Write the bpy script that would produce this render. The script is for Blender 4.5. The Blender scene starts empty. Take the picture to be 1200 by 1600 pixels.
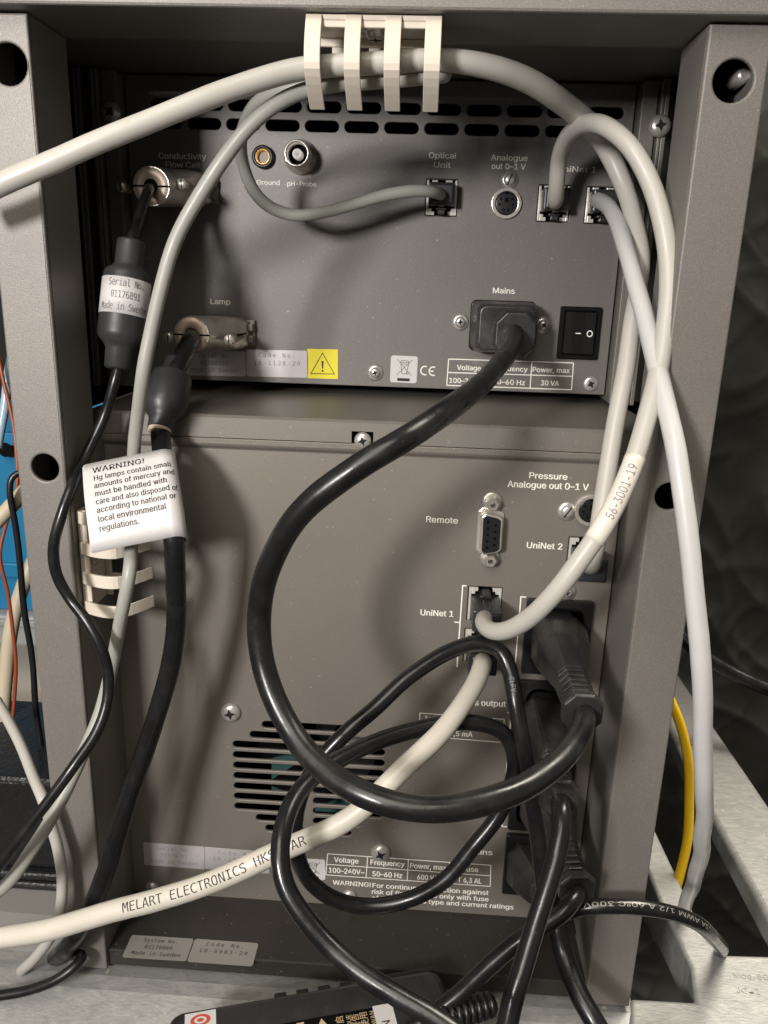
import bpy, bmesh, math, random
from mathutils import Vector, Matrix, noise

random.seed(7)
MM = 0.001
ZO = 0.85                      # height of the camera's eye level above the room floor (m)
sc = bpy.context.scene
COL = sc.collection

# ------------------------------------------------------------------ camera
FPX = 1230.0                   # focal length in photo pixels (photo is 1200 x 1600)
aX = Vector((27000, 1200, -1230)).normalized()
aD = Vector((-170, 4260, 1230)).normalized()
aD = (aD - aX * aX.dot(aD)).normalized()
aY = aX.cross(aD)
cR = Vector((aX[0], aY[0], -aD[0])); cD = Vector((aX[1], aY[1], -aD[1])); cF = Vector((aX[2], aY[2], -aD[2]))
cam = bpy.data.cameras.new('camera')
cam.sensor_fit = 'HORIZONTAL'; cam.sensor_width = 36.0; cam.lens = 36.0 * FPX / 1200.0
cam.clip_start = 0.005; cam.clip_end = 20.0
camo = bpy.data.objects.new('camera', cam); COL.objects.link(camo)
Rm = Matrix((cR, -cD, -cF)).transposed().to_4x4()
camo.matrix_world = Matrix.Translation((0, 0, ZO)) @ Rm
sc.camera = camo

# ------------------------------------------------------------------ world, lamps, exposure
w = bpy.data.worlds.new('World'); sc.world = w; w.use_nodes = True
w.node_tree.nodes['Background'].inputs[0].default_value = (1.0, 0.90, 0.78, 1)
w.node_tree.nodes['Background'].inputs[1].default_value = 0.17

def lamp(name, loc, target, size, power, color, size_y=None):
    l = bpy.data.lights.new(name, 'AREA'); l.energy = power; l.color = color
    l.shape = 'RECTANGLE'; l.size = size; l.size_y = size_y or size
    o = bpy.data.objects.new(name, l); COL.objects.link(o)
    o.location = Vector(loc) * MM + Vector((0, 0, ZO))
    o.rotation_euler = (Vector(target) - Vector(loc)).to_track_quat('-Z', 'Y').to_euler()
    return o
lamp('key_lamp', (-335, -385, 130), (-10, 340, -60), 0.11, 5.7, (1.0, 0.96, 0.935))
lamp('fill_lamp', (-300, -620, 900), (-20, 330, -120), 0.8, 11.0, (1.0, 0.92, 0.80))  # added soft fill from above left, lifts the shadows; no visible source
lamp('ceiling_lamp', (700, 760, 1400), (150, 330, -300), 0.8, 52.0, (1.0, 0.93, 0.80))
sc.view_settings.view_transform = 'Standard'; sc.view_settings.look = 'None'
sc.view_settings.gamma = 1.0; sc.view_settings.use_curve_mapping = False
sc.view_settings.exposure = 0.0
sc.render.engine = 'CYCLES'
sc.cycles.max_bounces = 6

# ------------------------------------------------------------------ unprojection: a photo pixel on a plane (all lengths in mm)
def ray(px, py): return cR * ((px - 600) / FPX) + cD * ((py - 800) / FPX) + cF
def V(px, py, Y):
    r = ray(px, py); return r * (Y / r.y)
def VZ(px, py, z):
    r = ray(px, py); return r * (z / r.z)
def VX(px, py, x):
    r = ray(px, py); return r * (x / r.x)
YU, YL, YF = 385.0, 315.0, 277.0    # depth of the upper panel, lower panel and post fronts

# ------------------------------------------------------------------ materials
def new_mat(name):
    m = bpy.data.materials.new(name); m.use_nodes = True
    nt = m.node_tree; b = nt.nodes['Principled BSDF']
    return m, nt, b
def rgb(c): return (c[0], c[1], c[2], 1)
def ramp(nt, fac, p0, c0, p1, c1):
    r = nt.nodes.new('ShaderNodeValToRGB')
    r.color_ramp.elements[0].position = p0; r.color_ramp.elements[0].color = c0
    r.color_ramp.elements[1].position = p1; r.color_ramp.elements[1].color = c1
    nt.links.new(fac, r.inputs[0]); return r.outputs[0]
def nz(nt, scale, detail=2.0, rough=0.5, vec=None):
    n = nt.nodes.new('ShaderNodeTexNoise'); n.inputs['Scale'].default_value = scale
    n.inputs['Detail'].default_value = detail; n.inputs['Roughness'].default_value = rough
    if vec is None:
        tc = nt.nodes.new('ShaderNodeTexCoord'); vec = tc.outputs['Object']
    nt.links.new(vec, n.inputs['Vector']); return n.outputs['Fac']
def mixc(nt, fac, a, b):
    m = nt.nodes.new('ShaderNodeMix'); m.data_type = 'RGBA'
    if hasattr(fac, 'links'): nt.links.new(fac, m.inputs[0])
    else: m.inputs[0].default_value = fac
    for i, x in ((6, a), (7, b)):
        if hasattr(x, 'links'): nt.links.new(x, m.inputs[i])
        else: m.inputs[i].default_value = x
    return m.outputs[2]
def bump(nt, b, h, strength, dist):
    n = nt.nodes.new('ShaderNodeBump'); n.inputs['Strength'].default_value = strength
    n.inputs['Distance'].default_value = dist
    nt.links.new(h, n.inputs['Height']); nt.links.new(n.outputs[0], b.inputs['Normal'])
def plain(name, c, rough=0.5, metal=0.0, spec=0.5):
    m, nt, b = new_mat(name)
    b.inputs['Base Color'].default_value = rgb(c); b.inputs['Roughness'].default_value = rough
    b.inputs['Metallic'].default_value = metal; b.inputs['Specular IOR Level'].default_value = spec
    return m

def powder(name, c, spark=0.55, grain=2600, bstr=0.25):
    m, nt, b = new_mat(name)
    f1 = nz(nt, grain, 2.0, 0.6)
    base = ramp(nt, f1, 0.32, rgb([x * 0.84 for x in c]), 0.70, rgb([x * 1.16 for x in c]))
    f2 = nz(nt, grain * 1.35, 1.0, 0.5)
    sp = ramp(nt, f2, 0.66, (0, 0, 0, 1), 0.76, (spark, spark, spark, 1))
    wear = ramp(nt, nz(nt, 14, 4.0, 0.6), 0.3, (0.93, 0.93, 0.93, 1), 0.75, (1.06, 1.06, 1.06, 1))
    mm = nt.nodes.new('ShaderNodeMix'); mm.data_type = 'RGBA'; mm.blend_type = 'MULTIPLY'; mm.inputs[0].default_value = 1
    nt.links.new(mixc(nt, sp, base, rgb([min(1, x * 2.3) for x in c])), mm.inputs[6]); nt.links.new(wear, mm.inputs[7])
    tc = nt.nodes.new('ShaderNodeTexCoord'); mp = nt.nodes.new('ShaderNodeMapping'); mp.inputs['Rotation'].default_value = (0.3, 0.7, 0.4); mp.inputs['Scale'].default_value = (40, 900, 40)
    nt.links.new(tc.outputs['Object'], mp.inputs[0])
    sc1 = ramp(nt, nz(nt, 1.0, 2.0, 0.5, mp.outputs[0]), 0.70, (0, 0, 0, 1), 0.74, (1, 1, 1, 1)); gate = ramp(nt, nz(nt, 30, 2.0), 0.62, (0, 0, 0, 1), 0.70, (0.45, 0.45, 0.45, 1))
    mu = nt.nodes.new('ShaderNodeMath'); mu.operation = 'MULTIPLY'; nt.links.new(sc1, mu.inputs[0]); nt.links.new(gate, mu.inputs[1])
    c3 = mixc(nt, mu.outputs[0], mm.outputs[2], rgb([min(1, x * 1.9) for x in c]))
    dust = ramp(nt, nz(nt, 620, 1.0, 0.4), 0.765, (0, 0, 0, 1), 0.785, (0.45, 0.45, 0.45, 1))
    nt.links.new(mixc(nt, dust, c3, rgb([0.30 + 0.6 * x for x in c])), b.inputs['Base Color'])
    b.inputs['Roughness'].default_value = 0.48; b.inputs['Metallic'].default_value = 0.25
    bump(nt, b, f1, bstr, 0.0003)
    return m

def cable_mat(name, c, rough=0.35, dirt=(0.35, 0.30, 0.22), amount=0.22, spec=0.5):
    m, nt, b = new_mat(name)
    f = ramp(nt, nz(nt, 60, 5.0, 0.62), 0.52, (0, 0, 0, 1), 0.78, (amount, amount, amount, 1))
    f2 = ramp(nt, nz(nt, 700, 2.0, 0.6), 0.66, (0, 0, 0, 1), 0.74, (amount, amount, amount, 1))
    c1 = mixc(nt, f, rgb(c), rgb(dirt)); nt.links.new(mixc(nt, f2, c1, rgb(dirt)), b.inputs['Base Color'])
    r = ramp(nt, nz(nt, 120, 3.0), 0.3, (rough - 0.06,) * 3 + (1,), 0.75, (rough + 0.14,) * 3 + (1,))
    nt.links.new(r, b.inputs['Roughness']); b.inputs['Specular IOR Level'].default_value = spec
    bump(nt, b, nz(nt, 300, 3.0), 0.12, 0.0005)
    return m

def metal_mat(name, c, rough=0.3, scale=400, bs=0.15, stain=(0.30, 0.24, 0.16), metal=0.65):
    m, nt, b = new_mat(name)
    f = ramp(nt, nz(nt, scale * 0.4, 4.0, 0.6), 0.5, (0, 0, 0, 1), 0.8, (0.6, 0.6, 0.6, 1))
    nt.links.new(mixc(nt, f, rgb(c), rgb(stain)), b.inputs['Base Color'])
    b.inputs['Metallic'].default_value = metal; b.inputs['Roughness'].default_value = rough
    bump(nt, b, nz(nt, scale, 3.0), bs, 0.0004)
    return m

def galv_mat():
    m, nt, b = new_mat('galvanised_casting')
    tc = nt.nodes.new('ShaderNodeTexCoord'); mp = nt.nodes.new('ShaderNodeMapping')
    mp.inputs['Rotation'].default_value = (0, 0, 0.5); mp.inputs['Scale'].default_value = (1, 2.6, 1)
    nt.links.new(tc.outputs['Object'], mp.inputs[0])
    n1 = nt.nodes.new('ShaderNodeTexNoise'); n1.inputs['Scale'].default_value = 70; n1.inputs['Detail'].default_value = 6; n1.inputs['Roughness'].default_value = .7; n1.inputs['Distortion'].default_value = 2.2
    nt.links.new(mp.outputs[0], n1.inputs['Vector']); f1 = n1.outputs['Fac']
    c1 = ramp(nt, f1, 0.30, (0.25, 0.252, 0.25, 1), 0.70, (0.41, 0.405, 0.38, 1))
    f2 = ramp(nt, nz(nt, 16, 6.0, 0.68), 0.45, (0, 0, 0, 1), 0.80, (0.5, 0.5, 0.5, 1))
    c2 = mixc(nt, f2, c1, (0.185, 0.19, 0.195, 1))
    f3 = ramp(nt, nz(nt, 130, 2.0), 0.755, (0, 0, 0, 1), 0.77, (1, 1, 1, 1))
    c3 = mixc(nt, f3, c2, (0.62, 0.55, 0.42, 1))
    nt.links.new(c3, b.inputs['Base Color'])
    b.inputs['Metallic'].default_value = 0.35; b.inputs['Roughness'].default_value = 0.5
    bump(nt, b, nz(nt, 320, 4.0, 0.6, mp.outputs[0]), 0.3, 0.0005)
    return m

M = dict(
    cab=powder('cabinet_paint', (0.216, 0.200, 0.182), 0.8, 2400),
    panel=powder('panel_paint', (0.172, 0.161, 0.150), 0.7, 2400, 0.28),
    panel2=powder('lower_panel_paint', (0.210, 0.191, 0.165), 0.25, 2600, 0.2),
    ledge=powder('ledge_paint', (0.205, 0.190, 0.166), 0.3, 2200),
    base=powder('shaded_base_paint', (0.036, 0.032, 0.028), 0.15, 2200, 0.2),  # cabinet paint darkened: the shade on the base plate is put into the colour
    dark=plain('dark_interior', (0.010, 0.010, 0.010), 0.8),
    void=plain('black_void', (0.004, 0.004, 0.004), 0.9, 0, 0.1),
    white=cable_mat('cream_cable', (0.51, 0.49, 0.445), 0.36),
    white2=cable_mat('cool_white_cable', (0.57, 0.565, 0.555), 0.36, amount=0.10),
    yelwhite=cable_mat('ivory_cable', (0.60, 0.565, 0.49), 0.33),
    grey=cable_mat('grey_cable', (0.36, 0.36, 0.325), 0.38, amount=0.15),
    beige=cable_mat('beige_cable', (0.52, 0.45, 0.33), 0.4),
    yellow=cable_mat('yellow_cable', (1.0, 0.62, 0.008), 0.4, amount=0.1),
    orange=plain('orange_wire', (0.28, 0.06, 0.02), 0.4),
    rubber=cable_mat('black_rubber', (0.0105, 0.0105, 0.011), 0.27, (0.15, 0.125, 0.09), 0.10),
    rubber2=cable_mat('black_vinyl', (0.010, 0.010, 0.011), 0.25, (0.12, 0.11, 0.09), 0.10),
    plug=cable_mat('black_plug_plastic', (0.022, 0.022, 0.022), 0.30, (0.16, 0.15, 0.13), 0.25, 0.7),
    sleeve=cable_mat('dark_heat_shrink', (0.030, 0.031, 0.033), 0.42, (0.12, 0.11, 0.10), 0.15),
    plastic=plain('black_plastic', (0.013, 0.013, 0.014), 0.32),
    swblack=plain('switch_black', (0.006, 0.006, 0.006), 0.6, 0, 0.12),
    rjblack=plain('black_socket_plastic', (0.012, 0.012, 0.014), 0.4), rjplug=plain('black_plug_body', (0.030, 0.031, 0.034), 0.33),
    nickel=metal_mat('nickel', (0.72, 0.68, 0.62), 0.26),
    hood=metal_mat('nickel_hood', (0.68, 0.65, 0.59), 0.33, 300, 0.2, metal=0.75),
    hood2=metal_mat('dull_nickel', (0.24, 0.215, 0.18), 0.45, 300, 0.2, metal=0.4),
    copper=metal_mat('coppery_face', (0.72, 0.58, 0.48), 0.5, 900, 0.3, metal=0.4),
    tin=metal_mat('tin_shield', (0.80, 0.77, 0.70), 0.3, metal=0.4),
    brass=metal_mat('gold_contact', (0.85, 0.50, 0.16), 0.3),
    zinc=metal_mat('zinc_screw', (0.70, 0.68, 0.64), 0.28),
    clip=plain('cream_plastic', (0.72, 0.645, 0.54), 0.42),
    print=plain('cream_print', (0.95, 0.92, 0.83), 0.6),
    ink=plain('black_ink', (0.02, 0.018, 0.016), 0.6),
    greyink=plain('faded_ink', (0.20, 0.19, 0.20), 0.6),
    paleink=plain('pale_blue_ink', (0.24, 0.30, 0.37), 0.6),
    paper=plain('white_label_paper', (0.66, 0.64, 0.63), 0.45),
    silver=plain('silver_label', (0.55, 0.52, 0.52), 0.33, 0.3),
    silver2=plain('dull_silver_label', (0.34, 0.32, 0.29), 0.45, 0.3),
    yel=plain('yellow_label', (0.86, 0.74, 0.02), 0.45),
    blue=plain('blue_plastic', (0.012, 0.17, 0.34), 0.4),
    clear=plain('grey_plastic_tub', (0.30, 0.31, 0.30), 0.4),
    tube=plain('pale_blue_tube', (0.35, 0.48, 0.58), 0.25),
    leather=None, galv=galv_mat(),
    teal=plain('circuit_board', (0.05, 0.12, 0.12), 0.5), red=plain('red_wire', (0.6, 0.02, 0.02), 0.4),
    redlogo=plain('red_print', (0.60, 0.09, 0.05), 0.5), goldink=plain('gold_print', (0.60, 0.45, 0.28), 0.45),
    film=None)
m, nt, b = new_mat('black_leatherette'); b.inputs['Base Color'].default_value = (0.012, 0.012, 0.013, 1); b.inputs['Roughness'].default_value = 0.38
bump(nt, b, nz(nt, 500, 3.0), 0.7, 0.001); M['leather'] = m
m, nt, b = new_mat('black_film')
nt.links.new(ramp(nt, nz(nt, 9, 5.0, 0.6), 0.35, (0.045, 0.045, 0.039, 1), 0.8, (0.10, 0.10, 0.086, 1)), b.inputs['Base Color'])
b.inputs['Roughness'].default_value = 0.62; b.inputs['Specular IOR Level'].default_value = 0.25; bump(nt, b, nz(nt, 45, 3.0, 0.5), 0.35, 0.003); M['film'] = m

# ------------------------------------------------------------------ object plumbing
ORG = {}
def wpos(v): return Vector((v[0] * MM, v[1] * MM, v[2] * MM + ZO))
def props(o, label=None, cat=None, group=None, kind=None):
    if label: o['label'] = label
    if cat: o['category'] = cat
    if group: o['group'] = group
    if kind: o['kind'] = kind
    return o
def thing(name, label, cat, base, group=None):
    o = bpy.data.objects.new(name, None); COL.objects.link(o)
    o.empty_display_size = 0.02; o.location = wpos(base); ORG[o] = Vector(base)
    return props(o, label, cat, group)

class MB:
    """collects verts and faces (mm, world axes after transform T)"""
    def __init__(s): s.v = []; s.f = []; s.m = []; s.sm = []; s.T = Matrix(); s.mi = 0; s.smooth = False
    def add(s, vs, fs):
        n = len(s.v); s.v += [s.T @ Vector(v) for v in vs]
        for f in fs: s.f.append([i + n for i in f]); s.m.append(s.mi); s.sm.append(s.smooth)
    def box(s, x0, x1, y0, y1, z0, z1):
        s.add([(x, y, z) for z in (z0, z1) for y in (y0, y1) for x in (x0, x1)],
              [(0, 2, 3, 1), (4, 5, 7, 6), (0, 1, 5, 4), (2, 6, 7, 3), (0, 4, 6, 2), (1, 3, 7, 5)])
    def quad(s, a, b, c, d): s.add([a, b, c, d], [(0, 1, 2, 3)])
    def loft(s, rings, cap0=True, cap1=True, smooth=True):
        n = len(rings[0]); k = len(rings); vs = [p for r in rings for p in r]; fs = []
        for i in range(k - 1):
            for j in range(n):
                fs.append((i * n + j, i * n + (j + 1) % n, (i + 1) * n + (j + 1) % n, (i + 1) * n + j))
        old = s.smooth; s.smooth = smooth
        st = len(s.v); s.add(vs, fs); s.smooth = False
        caps = []
        if cap0: caps.append(list(range(n))[::-1])
        if cap1: caps.append([(k - 1) * n + j for j in range(n)])
        for c in caps: s.f.append([i + st for i in c]); s.m.append(s.mi); s.sm.append(False)
        s.smooth = old
    def lathe(s, prof, n=24, smooth=True, cap0=True, cap1=True):   # prof: (r, z) along local +z
        s.loft([[(r * math.cos(2 * math.pi * j / n), r * math.sin(2 * math.pi * j / n), z) for j in range(n)] for r, z in prof], cap0, cap1, smooth)
    def prism(s, poly, z0, z1):      # poly in local xy
        n = len(poly)
        s.add([(p[0], p[1], z0) for p in poly] + [(p[0], p[1], z1) for p in poly],
              [tuple(range(n))[::-1], tuple(range(n, 2 * n))] + [(i, (i + 1) % n, n + (i + 1) % n, n + i) for i in range(n)])
    def build(s, name, mats, parent=None, bevel=0.0, segs=2, sharp=False, org=None):
        o0 = ORG[parent] if parent is not None else Vector(org or (0, 0, 0))
        me = bpy.data.meshes.new(name)
        me.from_pydata([(v - o0) * MM for v in s.v], [], s.f)
        for x in (mats if isinstance(mats, (list, tuple)) else [mats]): me.materials.append(x)
        me.polygons.foreach_set('material_index', s.m); me.polygons.foreach_set('use_smooth', s.sm)
        me.update()
        bm = bmesh.new(); bm.from_mesh(me); bmesh.ops.recalc_face_normals(bm, faces=bm.faces); bm.to_mesh(me); bm.free()
        o = bpy.data.objects.new(name, me); COL.objects.link(o); ORG[o] = o0
        if parent is not None: o.parent = parent
        else: o.location = wpos(o0)
        if bevel:
            bv = o.modifiers.new('bevel', 'BEVEL'); bv.width = bevel * MM; bv.segments = segs; bv.limit_method = 'ANGLE'; bv.angle_limit = math.radians(40)
            pass
        return o

def PL(p):       # panel frame at point p: x right, y up, z towards the viewer
    return Matrix.Translation(Vector(p)) @ Matrix(((1, 0, 0), (0, 0, -1), (0, 1, 0))).to_4x4()
def frame(p, z, up=Vector((0, 0, 1))):      # frame at p with local z along z
    z = Vector(z).normalized(); x = Vector(up).cross(z).normalized(); y = z.cross(x)
    return Matrix.Translation(Vector(p)) @ Matrix((x, y, z)).transposed().to_4x4()
def clone(src, parent, M4, name=None):
    """a copy of a local-space part (and of its children), placed by the world mm matrix M4"""
    c = src.copy(); COL.objects.link(c); c.parent = parent
    o0 = ORG[parent]
    L = M4.to_translation() - o0
    c.matrix_basis = Matrix.Translation(L * MM) @ M4.to_3x3().to_4x4()
    ORG[c] = M4.to_translation()
    for ch in list(src.children):
        d = ch.copy(); COL.objects.link(d); d.parent = c
    return c
HID = []
def proto(mb, name, mats, **k):
    o = mb.build(name, mats, None, **k); o.location = (0, 0, 0); HID.append(o); return o

# ------------------------------------------------------------------ flat sheets with holes (2D curves turned into meshes)
def to_mesh(cu, name):
    o = bpy.data.objects.new('tmp', cu); COL.objects.link(o)
    dg = bpy.context.evaluated_depsgraph_get(); dg.update()
    me = bpy.data.meshes.new_from_object(o.evaluated_get(dg))
    bpy.data.objects.remove(o); bpy.data.curves.remove(cu); me.name = name
    return me
def sheet(mb, outline, holes, t, bev=0.3):
    """outline, holes: lists of (x, y) in mm in the current frame; front face at local z = 0"""
    cu = bpy.data.curves.new('c', 'CURVE'); cu.dimensions = '2D'; cu.fill_mode = 'BOTH'
    cu.extrude = t / 2 - bev; cu.bevel_depth = bev; cu.bevel_resolution = 2; cu.offset = -bev
    for pts in [outline] + holes:
        s = cu.splines.new('POLY'); s.points.add(len(pts) - 1); s.use_cyclic_u = True
        for p, q in zip(s.points, pts): p.co = (q[0], q[1], 0, 1)
    me = to_mesh(cu, 'c')
    mb.add([(v.co.x, v.co.y, v.co.z - t / 2) for v in me.vertices], [tuple(p.vertices) for p in me.polygons])
    bpy.data.meshes.remove(me)
def rrect(x0, x1, y0, y1, r, n=5):
    out = []
    for cx, cy, a in ((x1 - r, y1 - r, 0), (x0 + r, y1 - r, 90), (x0 + r, y0 + r, 180), (x1 - r, y0 + r, 270)):
        for i in range(n + 1):
            t = math.radians(a + 90 * i / n); out.append((cx + r * math.cos(t), cy + r * math.sin(t)))
    return out
def circ(cx, cy, r, n=28): return [(cx + r * math.cos(2 * math.pi * i / n), cy + r * math.sin(2 * math.pi * i / n)) for i in range(n)]
def q2(px, py, Y):
    v = V(px, py, Y); return (v.x, v.z)

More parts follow.
